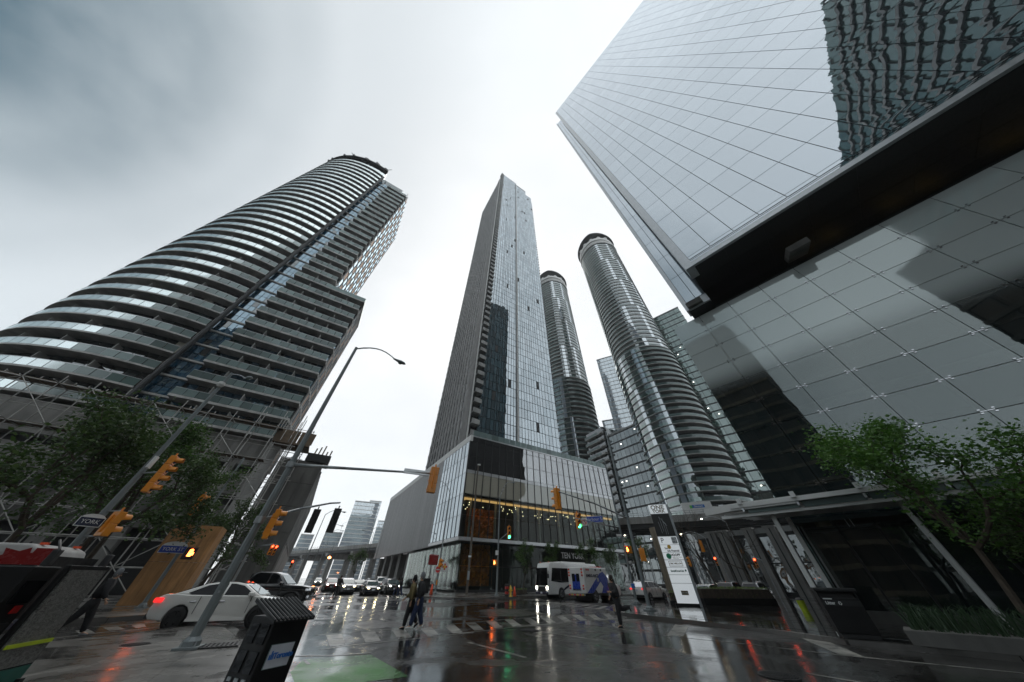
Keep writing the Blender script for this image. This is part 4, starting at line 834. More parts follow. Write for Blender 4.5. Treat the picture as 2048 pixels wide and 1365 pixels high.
# ---- plainer glass blocks further back
def block(name, label, cat, az0, az1, r, H, depth, mat, storey=3.6, bay=3., rot=None, z0=0., spandrel=None, lights=0., core='gap', roof=None, limit=300, cat_h=None):
    a, b = pol(az0, r), pol(az1, r if rot is None else rot); u = (b - a).normalized(); n = Vector((u[1], -u[0])); L = (b - a).length
    t = thing(name, label, cat, (a[0], a[1], 0))
    MB().prism([a - n * .1, b - n * .1, b - n * depth, a - n * depth], z0, H).build('core', core, t, world=True)
    cols = lin(0, L, max(1, round(L / bay))); rows = lin(max(z0, .5), H - .4, max(1, round((H - z0) / storey))); q = []
    rs = random.Random(int(r * 7)); lt = []
    for (O, uu, nn_, cl_) in ((a, u, n, cols), (a - n * depth, n, -u, lin(0, depth, max(1, round(depth / bay)))), (b, -n, u, lin(0, depth, max(1, round(depth / bay))))):
        q += grid(mat if spandrel is None else (lambda i, j: mat), O, uu, nn_, cl_, rows, gap=.16, out=.0, depth=.14)
        if spandrel:
            for z in rows[:-1]: m_ = (cl_[0] + cl_[-1]) / 2; q.append((spandrel, (O[0] + uu[0] * m_ + nn_[0] * .1, O[1] + uu[1] * m_ + nn_[1] * .1, z + .25), (cl_[-1], .16, .55), math.atan2(uu[1], uu[0])))
    if lights:
        for x in cols[:-1]:
            for z in rows[:-1]:
                if rs.random() < lights: lt.append(('win_light', (a[0] + u[0] * (x + bay / 2) + n[0] * .1, a[1] + u[1] * (x + bay / 2) + n[1] * .1, z + 2.4), (.5, .06, .28), math.atan2(u[1], u[0])))
    pieces('window_pane', q, t, limit)
    if lt: pieces('lit_window', lt, t, 60)
    MB().prism([a + n * .2 - u * .2, b + n * .2 + u * .2, b - n * depth + u * .2, a - n * depth - u * .2], H, H + .7).build('roof_edge', roof or 'slab_grey', t, world=True)
    return t
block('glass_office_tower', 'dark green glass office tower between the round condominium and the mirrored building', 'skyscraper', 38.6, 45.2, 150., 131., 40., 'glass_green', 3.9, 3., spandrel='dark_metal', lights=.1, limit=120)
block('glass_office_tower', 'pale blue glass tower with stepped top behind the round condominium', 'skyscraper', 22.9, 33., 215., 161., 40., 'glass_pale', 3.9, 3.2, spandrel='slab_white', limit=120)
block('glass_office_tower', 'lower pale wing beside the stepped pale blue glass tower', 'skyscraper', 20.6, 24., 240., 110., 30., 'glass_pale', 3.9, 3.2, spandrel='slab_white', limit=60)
block('glass_block', 'dark glass mid-rise with a column of small lights behind the street lamps', 'building', 20.4, 27., 128., 51., 30., 'glass_teal', 3.6, 2.2, spandrel='dark_metal', lights=.12, rot=118., limit=160)
def balcony_block():
    a, b = pol(16.6, 134.), pol(20.2, 126.); u = (b - a).normalized(); n = Vector((u[1], -u[0])); L = (b - a).length
    t = thing('apartment_block', 'brown apartment block with stacked balconies between the two round towers', 'building', (a[0], a[1], 0))
    MB().prism([a, b, b - n * 26, a - n * 26], 0, 56).build('core', 'glass_dark', t, world=True)
    for k in range(16):
        z = 6 + 3.1 * k; MB().prism([a + n * 1.5, b + n * 1.5 - u * 2.4, b - n * .1 - u * 2.4, a - n * .1], z, z + .25).build('balcony', 'slab_white', t, world=True); MB().strip([a + n * 1.5, b + n * 1.5 - u * 2.4], [a + n * 1.4, b + n * 1.4 - u * 2.4], z + .3, z + 1.3).build('balcony_railing', 'glass_rail_dark', t, world=True)
        piece('corner_balcony', 'slab_white', (*(b + n * .6 - u * 1.), z + .5), (2.1, 1.6, .7), math.atan2(u[1], u[0]), t)
balcony_block()
FT = 'tall pale apartment tower in the haze beyond the expressway'
for (nm, lb, z_) in (('distant_tower', 'tall pale apartment tower in the haze beyond the expressway, highest of the distant group', (-27.4, -23.6, 330., 57.)), ('distant_tower', 'slim pale tower rising behind the tallest distant tower', (-25.2, -23.3, 350., 62.)), ('distant_tower', 'short pale block left of the tallest distant tower', (-29.9, -27.6, 345., 33.)), ('distant_tower', 'thin pale tower just left of the fin clad podium', (-22.9, -21., 420., 54.)), ('distant_tower', 'grey office slab with a lit crown left of the distant group', (-33., -31.3, 380., 33.)), ('distant_tower', 'hazy tower with square windows beside the concrete building', (-36., -33.6, 300., 27.)), ('distant_tower', 'low hazy block between the two leftmost distant towers', (-33.8, -32.6, 360., 21.))):
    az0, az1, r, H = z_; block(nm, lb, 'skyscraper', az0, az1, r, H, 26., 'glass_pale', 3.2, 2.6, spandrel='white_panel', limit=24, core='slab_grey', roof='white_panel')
# ---- elevated expressway
DECK = [Vector(p) for p in ((-260, 300), (-190, 245), (-131, 202), (-61, 150), (-15, 110), (29.7, 78.6), (46, 72), (62, 64.5), (95, 52))]
def expressway():
    t = thing('expressway', 'grey elevated expressway on concrete piers crossing behind the junction', 'bridge', (29.7, 78.6, 0)); W = 15.
    def off(d):
        o = []
        for i, p in enumerate(DECK):
            u = (DECK[min(i + 1, len(DECK) - 1)] - DECK[max(i - 1, 0)]).normalized(); o.append(p + Vector((-u[1], u[0])) * d)
        return o
    MB().strip(off(0), off(W), 12.2, 12.7).build('deck', 'concrete_dark', t, world=True)
    MB().strip(off(-.1), off(.35), 12.1, 13.5).build('parapet', 'concrete', t, world=True); MB().strip(off(W - .3), off(W + .1), 12.1, 13.5).build('parapet', 'concrete', t, world=True)
    for d in (.9, 4.4, 7.8, 11.2, 14.2): MB().strip(off(d), off(d + .5), 11.2, 12.25).build('girder', 'dark_metal', t, world=True)
    for z in (13.85, 14.25): MB().strip(off(.05), off(.13), z, z + .07).build('rail', 'galv', t, world=True)
    P = off(.1); k = 0
    for i in range(len(P) - 1):
        L = (P[i + 1] - P[i]).length; m = int(L / 2.6)
        for j in range(m):
            c = P[i].lerp(P[i + 1], j / m); 
            if c.length < 260: piece('rail_post', 'galv', (c[0], c[1], 13.9), (.1, .1, .9), 0, t)
    for x in ((-190, 245), (-150, 216), (-120, 194), (-96, 176), (-76, 161), (-55, 145), (36, 76)):
        p = Vector(x); i = min(range(len(DECK) - 1), key=lambda k_: ((DECK[k_] + DECK[k_ + 1]) / 2 - p).length); u = (DECK[i + 1] - DECK[i]).normalized(); n = Vector((-u[1], u[0])); a = math.atan2(n[1], n[0])
        for d in (2.6, 12.): c = p + n * d; piece('pier', 'concrete', (c[0], c[1], 5.), (2.2, 2., 10.), a, t)
        pts = [(-.3, 11.2), (15.2, 11.2), (15.2, 10.), (11., 8.9), (4., 8.9), (-.3, 10.)]; vs = []
        for s in (-1.1, 1.1): vs += [(*(p + n * q + u * s), z) for q, z in pts]
        MB().add(vs, [tuple(range(6)), tuple(range(6, 12))[::-1]] + [(i_, (i_ + 1) % 6, 6 + (i_ + 1) % 6, 6 + i_) for i_ in range(6)]).build('pier_cap', 'concrete', t, world=True)
    c = pol(25.4, 84.); piece('end_wall', 'concrete_tan', (c[0], c[1], 5.6), (3.2, 3., 11.2), .3, t)
    for k_ in range(8): piece('stone_course', 'concrete_tan', (c[0], c[1], .9 + 1.38 * k_), (3.35, 3.15, 1.2), .3, t)
    return off
offd = expressway()
block('low_building', 'low dark glass building under the expressway behind the hedge', 'building', 30.2, 43., 71., 7.6, 6., 'glass_dark', 3.7, 2.2, rot=66., limit=120)
def lowcols():
    a, b = pol(30.2, 70.4), pol(43., 65.4)
    for i, f in enumerate((.18, .3, .55, .75)):
        p = a.lerp(b, f); t = thing('concrete_pylon', ('concrete pylon under the expressway nearest the pylon sign', 'concrete pylon under the expressway just right of the one nearest the sign', 'concrete pylon under the expressway beside the lit canopy lamp', 'concrete pylon under the expressway closest to the white canopy columns')[i], 'pylon', (p[0], p[1], 0), math.atan2((b - a)[1], (b - a)[0]))
        MB().box((0, 0, 4.1), (1.4, .9, 8.2)).build('shaft', 'concrete', t); MB().box((0, -.48, 4.1), (.16, .06, 8)).build('rib', 'dark_metal', t); MB().box((0, 0, 8.3), (1.7, 1.2, .25)).build('cap', 'concrete', t)
lowcols()
# ---- buildings behind the viewer: seen only mirrored in the glass facades
def behind(name, label, c, size, rz, H, mat, storey, bay, slab, mw=.25):
    t = thing(name, label, 'skyscraper', (c[0], c[1], 0), 0.)
    w_, d_ = size; u = Vector((math.cos(rz), math.sin(rz))); v = Vector((-u[1], u[0])); c = Vector(c)
    MB().prism([c + u * i * w_ / 2 + v * j * d_ / 2 for i, j in ((-1, -1), (1, -1), (1, 1), (-1, 1))], 0, H).build('core', mat, t, world=True)
    for k in range(int(H / storey)): MB().prism([c + u * i * (w_ / 2 + .35) + v * j * (d_ / 2 + .35) for i, j in ((-1, -1), (1, -1), (1, 1), (-1, 1))], k * storey, k * storey + .7).build('floor_slab', slab, t, world=True)
    me = MB()
    for i in range(int(w_ / bay) + 1):
        for j in (-1, 1): p = c + u * (-w_ / 2 + i * bay) + v * j * (d_ / 2 + .15); me.box((p[0], p[1], H / 2), (mw, .3, H), rz)
    for i in range(int(d_ / bay) + 1):
        for j in (-1, 1): p = c + v * (-d_ / 2 + i * bay) + u * j * (w_ / 2 + .15); me.box((p[0], p[1], H / 2), (.3, mw, H), rz)
    me.build('mullion', 'dark_metal', t, world=True)
behind('mirrored_tower', 'green glass tower seen only as a rippling reflection in the mirrored office facade', sp(75, -31), (40, 58), math.atan2(SV[1], SV[0]), 100., 'glass_green', 3.4, 3.4, 'slab_grey', .07)
behind('mirrored_tower', 'dark tower seen only as the rightmost reflection in the podium glass', (16, -52), (30, 18), 0., 50., 'lobby_wall', 3.4, 3., 'concrete_dark')
behind('mirrored_block', 'low dark block seen only as a reflection in the lobby glass at the right', (-38, -52), (78, 20), 0., 15., 'glass_dark', 3.6, 3., 'concrete_dark')
behind('mirrored_tower', 'brown tower seen only as a dark reflection in the podium glass at the right', (-36, -26), (15, 18), R_(48), 62., 'lobby_wall', 3.4, 3., 'concrete_tan')
# ============================================================ STREET FURNITURE
def vdir(f): return math.atan2(f[0], -f[1])                # rz that turns local -Y to the direction f
def at_z(px, py, z):
    v = ray(px, py); t = (z - CAMZ) / v[2]; return Vector((v[0] * t, v[1] * t, z))
VIS = {}
def visor_mesh(r, mat):
    k = (round(r, 3), mat)
    if k not in VIS:
        b = MB(); n = 10; vs = []
        for rr in (r, r * .94):
            for y, cut in ((0, 0), (-r * 1.75, .35)):
                for i in range(n + 1):
                    a = R_(-25 - 18 * cut) + (R_(230 + 36 * cut) * i / n) if not cut else R_(-5) + R_(190) * i / n
                    vs.append((rr * math.cos(a), y, rr * math.sin(a)))
        m = n + 1
        b.add(vs, [(i, i + 1, m + i + 1, m + i) for i in range(n)] + [(2 * m + i, 3 * m + i, 3 * m + i + 1, 2 * m + i + 1) for i in range(n)] + [(m + i, m + i + 1, 3 * m + i + 1, 3 * m + i) for i in range(n)])
        VIS[k] = b.mesh('visor', mat)
    return VIS[k]
def signal_head(t, p, f, lit=None, body='signal_yellow', n=3, k=1., plate=False, name='signal_head', visor=None):
    """traffic light head as a part of its pole; p world position, f horizontal direction it faces"""
    rz = vdir(f); loc = Vector(p) - t.location; W_, Hs = .34 * k, .345 * k
    b = MB()
    for i in range(n): b.box((0, 0, (i - (n - 1) / 2) * Hs), (W_, .2 * k, Hs - .015))
    if n > 1: b.box((0, 0, 0), (W_ * .9, .17 * k, Hs * n - .03))
    b.tube((0, .02, Hs * n / 2), (0, .02, Hs * n / 2 + .12 * k), .035 * k, n=6); b.box((0, .12 * k, 0), (.07 * k, .06 * k, Hs * n * .7))
    h = b.build(name, body, t, loc, (0, 0, rz), bevel=.02 * k)
    if plate: MB().box((0, .05, 0), (W_ * 1.7, .03, Hs * n * 1.13)).build('back_plate', 'signal_black', h)
    for i in range(n):
        z = ((n - 1) / 2 - i) * Hs; v = link('visor', visor_mesh(.13 * k, visor or body), h, (0, -.1 * k, z))
        MB().lathe([(.118 * k, 0), (.1 * k, -.02 * k), (.02 * k, -.035 * k)], 14, axis='y').build('lens', ('lens_' + lit[1]) if lit and lit[0] == i else 'lens_dark', h, (0, -.1 * k, z))
    return h
def ped_signal(t, p, f, lit='hand_orange', k=1., body='signal_yellow'):
    h = MB().box((0, 0, 0), (.4 * k, .24 * k, .44 * k)).build('pedestrian_signal', body, t, Vector(p) - t.location, (0, 0, vdir(f)), bevel=.03 * k)
    MB().box((0, -.125 * k, 0), (.32 * k, .02, .35 * k)).build('screen', 'signal_black', h)
    if lit:
        b = MB(); b.box((0, -.145 * k, -.05 * k), (.13 * k, .012, .13 * k))
        for i in range(4): b.box(((-.05 + .034 * i) * k, -.145 * k, (.07 + (.02 if i in (1, 2) else 0)) * k), (.024 * k, .012, .12 * k))
        b.box((.1 * k, -.145 * k, -.02 * k), (.05 * k, .012, .1 * k)); b.build('hand_symbol', lit, h)
    MB().box((0, -.2 * k, .2 * k), (.4 * k, .2 * k, .02)).build('hood', body, h)
    return h
def pole(label, xy, H, r0, r1, mat='pole_paint', n=8, name='traffic_signal_pole', cat='signal pole', z0=KH, plate=True, group=None, lean=(0, 0)):
    t = thing(name, label, cat, (xy[0], xy[1], z0), 0, group)
    MB().tube((0, 0, 0), (lean[0], lean[1], H - z0), r0, r1, n).build('shaft', mat, t, smooth=False)
    if plate:
        MB().box((0, 0, .03), (r0 * 4.4, r0 * 4.4, .06), .4).build('base_plate', mat, t, bevel=.01); MB().lathe([(r0 * 1.75, .06), (r0 * 1.7, .16), (r0 * 1.15, .24), (r0 * 1.05, .24)], 10).build('base_collar', mat, t)
        for i in range(4): MB().tube((r0 * 1.75 * math.cos(i * 1.57 + 1.18), r0 * 1.75 * math.sin(i * 1.57 + 1.18), .05), (r0 * 1.75 * math.cos(i * 1.57 + 1.18), r0 * 1.75 * math.sin(i * 1.57 + 1.18), .15), .022, n=6).build('anchor_bolt', 'galv', t)
    return t
def arm(t, pts, r, r1=None, mat='galv', name='mast_arm'): return MB().path([Vector(p) - t.location for p in pts], r, 8, 0, r1).build(name, mat, t, smooth=True)
def curve(a, b, rise, n=7):
    a, b = Vector(a), Vector(b); o = []
    for i in range(n + 1):
        f = i / n; p = a.lerp(b, f); p.z = a.z + (b.z - a.z) * (1 - (1 - f) ** 2.2) + rise * math.sin(math.pi * f) * .5; o.append(p)
    return o
def luminaire(t, p, d, lit=False, k=1., mat='galv'):
    """cobra-head lamp at the end of an arm; d horizontal direction it points"""
    rz = math.atan2(d[1], d[0]); L = MB(); prof = [(-.1, .05, .05), (.1, .08, .07), (.35, .15, .1), (.6, .13, .07), (.72, .04, .03)]; vs = []; n = 10
    for x, w_, h_ in prof: vs += [(x * k, w_ * math.cos(2 * math.pi * i / n) * k, h_ * math.sin(2 * math.pi * i / n) * k) for i in range(n)]
    L.add(vs, [(q * n + i, q * n + (i + 1) % n, (q + 1) * n + (i + 1) % n, (q + 1) * n + i) for q in range(4) for i in range(n)] + [tuple(range(n)), tuple(range(4 * n, 5 * n))])
    h = L.build('luminaire', mat, t, Vector(p) - t.location, (0, 0, rz), smooth=True)
    MB().lathe([(.001, -.1), (.1, -.07), (.14, 0), (.1, .02)], 10).build('lamp_bowl', 'street_lamp_lit' if lit else 'glass_rail', h, (.38 * k, 0, -.06 * k))
def street_sign(t, p, f, txt, w_, h_, mat='sign_blue', tm='sign_white', size=None, cap=False, name='street_sign'):
    rz = vdir(f); s = MB().box((0, 0, 0), (w_, .03, h_)).build(name, mat, t, Vector(p) - t.location, (0, 0, rz), bevel=.008)
    MB().box((0, .004, 0), (w_ + .05, .025, h_ + .05)).build('border', tm, s)
    if cap: MB().lathe([(w_ * .5, -.012), (w_ * .5, .012)], 18, axis='y').build('top_badge', tm, s, (0, .006, h_ * .5)).scale = (1, 1, .4)
    if txt: text(txt, size or h_ * .8, tm, s, (0, -.02, 0))
    return s
UPN = Vector((-.53, .848)); DNN = -UPN
# ---- near grey signal pole, left of centre
b1 = g(375, 1299, KH); r1_ = b1.length
p1 = pole('nearest tall grey signal pole with long mast arm, standing on the near pavement', b1, 11.3, .125, .07, n=8)
top = Vector((b1[0], b1[1], 11.2)); tip = at_z(790, 719, 11.75)
arm(p1, curve(top, tip, .5), .045, .03); luminaire(p1, tip, (tip - top))
a0 = Vector((b1[0], b1[1], 4.95)); a1 = at_z(868, 948, 5.3); arm(p1, [a0, a0.lerp(a1, .35), a1 + (a1 - a0) * .02], .075, .04); signal_head(p1, at_z(866, 960, 4.98), UPN, k=1.05)
q = a0.lerp(a1, .86) + Vector((0, 0, .02)); o = MB().box((0, 0, 0), (1.15, .03, .3)).build('street_sign', 'galv', p1, q - p1.location, (R_(-35), 0, math.atan2((a1 - a0)[1], (a1 - a0)[0])))
MB().box((0, .02, 0), (1.1, .02, .26)).build('sign_face', 'sign_blue', o)
a0 = Vector((b1[0], b1[1], 3.1)); a1 = at_z(660, 1007, 3.98); a2 = at_z(680, 1006, 3.93)
arm(p1, [a0, a0.lerp(a1, .5) + Vector((0, 0, .06)), a1, a2], .045, .03)
for px, py in ((626, 1042), (668, 1041)): signal_head(p1, at_z(px, py, 3.4 if px < 650 else 3.38), UPN, k=.82, body='signal_black', n=3)
signal_head(p1, Vector((b1[0] + .42, b1[1] + .12, 3.0)), U58, k=.85)
for z in (3.1, 4.95): MB().lathe([(.15, -.1), (.15, .1)], 10).build('clamp', 'galv', p1, (0, 0, z - KH))
MB().box((.06, -.1, 1.15), (.05, .03, .05)).build('hand_hole', 'galv', p1)
# ---- left signal pole with camera and tour bus behind
b2 = pol(-52.8, 24.); p2 = pole('grey signal pole with dome camera, farthest left, in front of the trees', b2, 11.8, .15, .08)
top = Vector((*b2, 11.7)); tip = at_r(490, 757, 22.6); arm(p2, curve(top, tip, .5, 5), .04, .03); luminaire(p2, tip, tip - top, k=.8)
c = at_r(441, 770, 23.8); MB().lathe([(.02, .2), (.16, .18), (.2, 0), (.12, -.16), (.02, -.2)], 12).build('dome_camera', 'white_panel', p2, c - p2.location)
h2 = at_r(322, 948, 23.2); signal_head(p2, h2, U58, k=1.25, n=4); arm(p2, [Vector((*b2, h2.z)), h2 + Vector((0, 0, .1))], .04)
h3 = at_r(222, 1048, 23.2); signal_head(p2, h3, Vector((.2, .98)), k=1.35, n=2)
for dz in (.5, -.45): arm(p2, [Vector((*b2, h3.z + dz)), h3 + Vector((0, 0, dz))], .03, name='bracket')
street_sign(p2, at_r(180, 1044, 23.4), -Vector(b2).normalized() + Vector((.3, 0)), 'YORK', .7, .3, mat='navy_paint', size=.2, cap=True)
MB().box((0, 0, 0), (.3, .1, .55)).build('lane_sign', 'sign_white', p2, at_r(305, 925, 23.1) - p2.location, (0, 0, vdir(U58)))
# ---- third pole in front of the plywood
b3 = g(282, 1216, KH); b3 = b3.normalized() * 33.; p3 = pole('slim grey signal pole standing in front of the plywood hoarding', b3, 9.2, .11, .07)
h = at_r(395, 1010, 32.4); signal_head(p3, h, U58, k=1.3); arm(p3, [Vector((*b3, h.z)), h], .035, name='bracket')
MB().box((0, 0, 0), (.6, .05, .55)).build('turn_sign', 'sign_white', p3, at_r(412, 1024, 32.6) - p3.location, (0, 0, vdir(Vector((.7, -.7)))))
ped_signal(p3, at_r(379, 1107, 32.5), -b3.normalized() + Vector((.15, 0)), 'hand_orange', 1.5, 'signal_black')
street_sign(p3, at_r(346, 1099, 32.6), -b3.normalized(), 'YORK ST', 1.25, .36, size=.26, cap=True)
# ---- right-hand pair on the plaza corner
b4 = g(1300, 1222, KH); p4 = pole('tall grey signal pole with long arm on the plaza corner, nearer of the pair', b4, 12.9, .14, .07)
top = Vector((*b4, 12.7)); tip = at_z(1165, 840, 14.0); arm(p4, curve(top, tip, .3), .05, .03); luminaire(p4, tip, tip - top)
a0 = Vector((*b4, 5.45)); a1 = at_z(1118, 984, 6.25); arm(p4, [a0, a0.lerp(a1, .5) + Vector((0, 0, .15)), a1], .07, .04)
signal_head(p4, at_z(1115, 998, 5.85), UPN + Vector((-.25, 0)), k=1.3); signal_head(p4, Vector((b4[0] + .45, b4[1] - .1, 3.1)), Vector((.3, .95)), k=1.15, n=2)
b5 = g(1274, 1209, KH); p5 = pole('tall grey signal pole carrying the blue street sign, farther of the plaza pair', b5, 12.4, .13, .07)
top = Vector((*b5, 12.2)); tip = at_z(1168, 911, 12.6); arm(p5, curve(top, tip, .6), .05, .03); luminaire(p5, tip, tip - top)
a0 = Vector((*b5, 5.6)); a1 = at_z(1148, 1036, 6.25); arm(p5, [a0, a1], .06, .035); r5 = b5.length
signal_head(p5, at_r(1156, 1042, 33.), DNN + Vector((-.2, 0)), lit=(2, 'green'), k=1.35)
street_sign(p5, at_r(1189, 1039, 33.8), Vector((-.3, -.95)), 'Harbour St', 1.65, .5, size=.38)
s = MB().box((0, 0, 0), (.58, .03, .68)).build('no_turn_sign', 'sign_white', p5, at_r(1169, 1044, 33.4) - p5.location, (0, 0, vdir(Vector((-.25, -.95)))), bevel=.01)
MB().add([((.24 if i % 2 == 0 else .19) * math.cos(i // 2 * math.pi / 12), -.02, (.24 if i % 2 == 0 else .19) * math.sin(i // 2 * math.pi / 12)) for i in range(48)], [(2 * i, (2 * i + 2) % 48, (2 * i + 3) % 48, 2 * i + 1) for i in range(24)]).build('red_ring', 'sign_red', s)
MB().bar((-.15, -.022, .15), (.15, -.022, -.15), .01, .05).build('red_slash', 'sign_red', s); MB().bar((.06, -.02, -.14), (.06, -.02, .08), .01, .05).bar((.06, -.02, .08), (-.12, -.02, .08), .01, .05).build('arrow', 'sign_black', s)
for k, (px, py) in enumerate(((1243, 1066), (1262, 1070))):
    c = at_r(px, py, r5 - .3)
    for j in range(4): MB().box((0, 0, .24 - .16 * j), (.9, .04, .12)).build('slat', 'dark_metal', p5, c - p5.location, (0, 0, vdir(Vector((-.3, -.95))))) if k else None
street_sign(p5, at_r(1238, 1071, r5 - .2), Vector((-.2, -1)), '', .5, .2, mat='sign_white', tm='navy_paint')
ped_signal(p5, at_r(1258, 1100, r5 - .3), Vector((-.9, -.3)), 'hand_orange', 1.3, 'signal_yellow'); street_sign(p5, at_r(1266, 1172, r5 - .25), Vector((-.35, -1)), '', .3, .3, mat='sign_blue2', name='push_button_sign')
MB().box((0, -.1, 1.1), (.14, .12, .24)).build('push_button', 'signal_yellow', p5)
# ---- poles on the far corner by the podium
b6 = g(933, 1190, KH); p6 = pole('dark wooden utility pole with a camera on top before the copper relief', b6, 1., .17, .17, 'pole_wood', name='utility_pole', cat='pole', plate=False)
H6 = at_r(952, 930, b6.length).z; MB().tube((0, 0, .8), (0, 0, H6), .17, .11, 10).build('upper_shaft', 'pole_wood', p6); MB().box((.12, 0, H6 - .1), (.5, .3, .22)).build('camera_box', 'white_panel', p6); MB().box((0, -.18, 3.9), (.42, .04, .2)).build('tag_plate', 'sign_white', p6); MB().box((.05, -.2, 1.9), (.3, .2, .9)).build('meter_box', 'galv', p6)
b7 = g(993, 1192, KH); r7 = b7.length; H7 = at_r(999, 995, r7).z; p7 = pole('grey lamp and signal pole with curved top beside the fire hydrant', b7, H7, .13, .07)
tip = at_r(1022, 965, r7); top = Vector((*b7, H7)); arm(p7, curve(top, tip, .3), .05, .03); luminaire(p7, tip, tip - top)
h = at_r(1018, 1066, r7 - .2); signal_head(p7, h, Vector((.25, -.95)), lit=(2, 'green'), k=1.45); arm(p7, [Vector((*b7, h.z - .9)), h + Vector((0, 0, .1))], .05, name='bracket')
ped_signal(p7, at_r(990.5, 1126, r7 - .2), Vector((-.6, -.8)), 'hand_orange', 1.4); street_sign(p7, at_r(994, 1106, r7 - .2), Vector((0, -1)), '', .42, .5, mat='sign_white', tm='sign_black', name='turn_sign')
b8 = g(870, 1189, KH); r8 = b8.length; H8 = at_r(883, 985, r8).z; p8 = pole('grey signal pole with a no entry sign on the far kerb', b8, H8, .13, .06)
tip = at_r(868, 960, r8); arm(p8, curve(Vector((*b8, H8)), tip, .3), .05, .03); luminaire(p8, tip, Vector((-1, .2)))
signal_head(p8, at_r(881, 1127, r8 - .3), Vector((.8, -.5)), k=1.3, n=2)
s = MB().box((0, 0, 0), (.75, .03, .75)).build('no_entry_sign', 'sign_white', p8, at_r(876, 1139.5, r8 - .2) - p8.location, (0, 0, vdir(Vector((.1, -1)))), bevel=.01)
MB().lathe([(.34, -.02), (.34, .012)], 24, axis='y').build('red_disc', 'sign_red', s); MB().box((0, -.03, 0), (.5, .02, .12)).build('white_bar', 'sign_white', s)
MB().box((0, -.1, 1.15), (.16, .14, .5)).build('push_button', 'signal_yellow', p8)
def lamp(label, px, r, H, tipd, lit=False, z0=0., name='street_lamp', k=1.):
    xy = pol(azel(px, 1150)[0], r); t = pole(label, xy, z0 + H, .1, .05, 'galv', n=6, name=name, cat='street lamp', z0=z0, plate=False, group='street lamps along the far street'); top = Vector((*xy, z0 + H)); tip = top + Vector((tipd[0], tipd[1], .55)); arm(t, curve(top, tip, .6, 5), .05, .035); luminaire(t, tip, tipd, lit, k)
lamp('nearest street lamp on the left kerb in front of the concrete building', 600, 62., 9.6, (2.3, .7)); lamp('second street lamp along the left kerb towards the expressway', 617, 84., 10., (2.4, .7)); lamp('third street lamp along the left kerb, before the lit signal', 629, 104., 11., (2.4, .7))
lamp('street lamp right of the far traffic queue beside the fin clad podium', 722, 92., 10.4, (-2.4, -.5)); lamp('street lamp between the queue and the podium fins', 742, 84., 10., (-2.3, -.5)); lamp('tall lamp standing on the expressway before the tallest distant tower', 700, 168., 8.5, (2.6, 0), z0=13.)
lamp('lamp standing on the expressway left of the tallest distant tower', 648, 178., 8.5, (2.6, 0), z0=13.)
lamp('lit white street lamp beside the expressway left of the pylon sign', 1290, 66., 7.6, (-1.6, 0), True); lamp('lit street lamp just behind the pylon sign under the expressway', 1306, 70., 7.4, (1.2, 0), True)
lamp('lit street lamp in front of the expressway above the hedge', 1500, 60., 8.6, (-3., .4), True); lamp('lit lamp at the tip of the canopy beyond the hedge', 1440, 58., 6.6, (-3., .3), True)
def far_signal(label, px, py, r, lit, k=1.4, tip=1.5, f=None):
    c = at_r(px, py, r); xy = Vector((c[0] + tip, c[1])); t = pole(label, xy, c.z + .4, .1, .07, 'galv', n=6, plate=False, z0=0.); arm(t, [Vector((*xy, c.z + .3)), Vector((c[0], c[1], c.z + .6))], .04); signal_head(t, c, f if f else -Vector((c[0], c[1])).normalized(), lit=lit, k=k); return t
far_signal('far signal pole with two red lights before the concrete wall', 541, 1100, 52., (0, 'red'), 1.0, -2.5, Vector((.8, -.6))); far_signal('red far signal beside the pair before the concrete wall', 549, 1101, 52.5, (0, 'red'), 1.0, -3.2, Vector((.8, -.6)))
far_signal('red signal under the far expressway at the left', 583, 1129, 88., (0, 'red'), 1.3, 1.); far_signal('orange backed signal on the street behind the pylon sign', 1403, 1093, 56., None, 1.3, -2.2, Vector((.3, .95))); far_signal('orange signal low behind the pylon sign beside the hedge', 1379, 1124, 60., None, 1.1, 1.2, Vector((-.8, .3)))
far_signal('red signal beyond the parked cars behind the hedge', 1432, 1123, 62., (0, 'red'), 1., .9); far_signal('red signal beside the canopy column', 1512, 1126, 60., (0, 'red'), 1., 1.)
def sodium():
    c = at_r(659, 1115, 152.); t = thing('tunnel_lamp', 'glowing orange lamp under the far expressway deck', 'lamp', (c[0], c[1], c[2])); MB().lathe([(.05, -.45), (.5, -.3), (.5, .1), (.1, .3)], 10).build('bulb', 'sodium', t); MB().box((0, 0, .5), (1.1, .5, .3)).build('housing', 'dark_metal', t); MB().tube((0, 0, .5), (0, 0, 11.4 - c[2]), .06, n=6).build('hanger', 'dark_metal', t)
sodium()
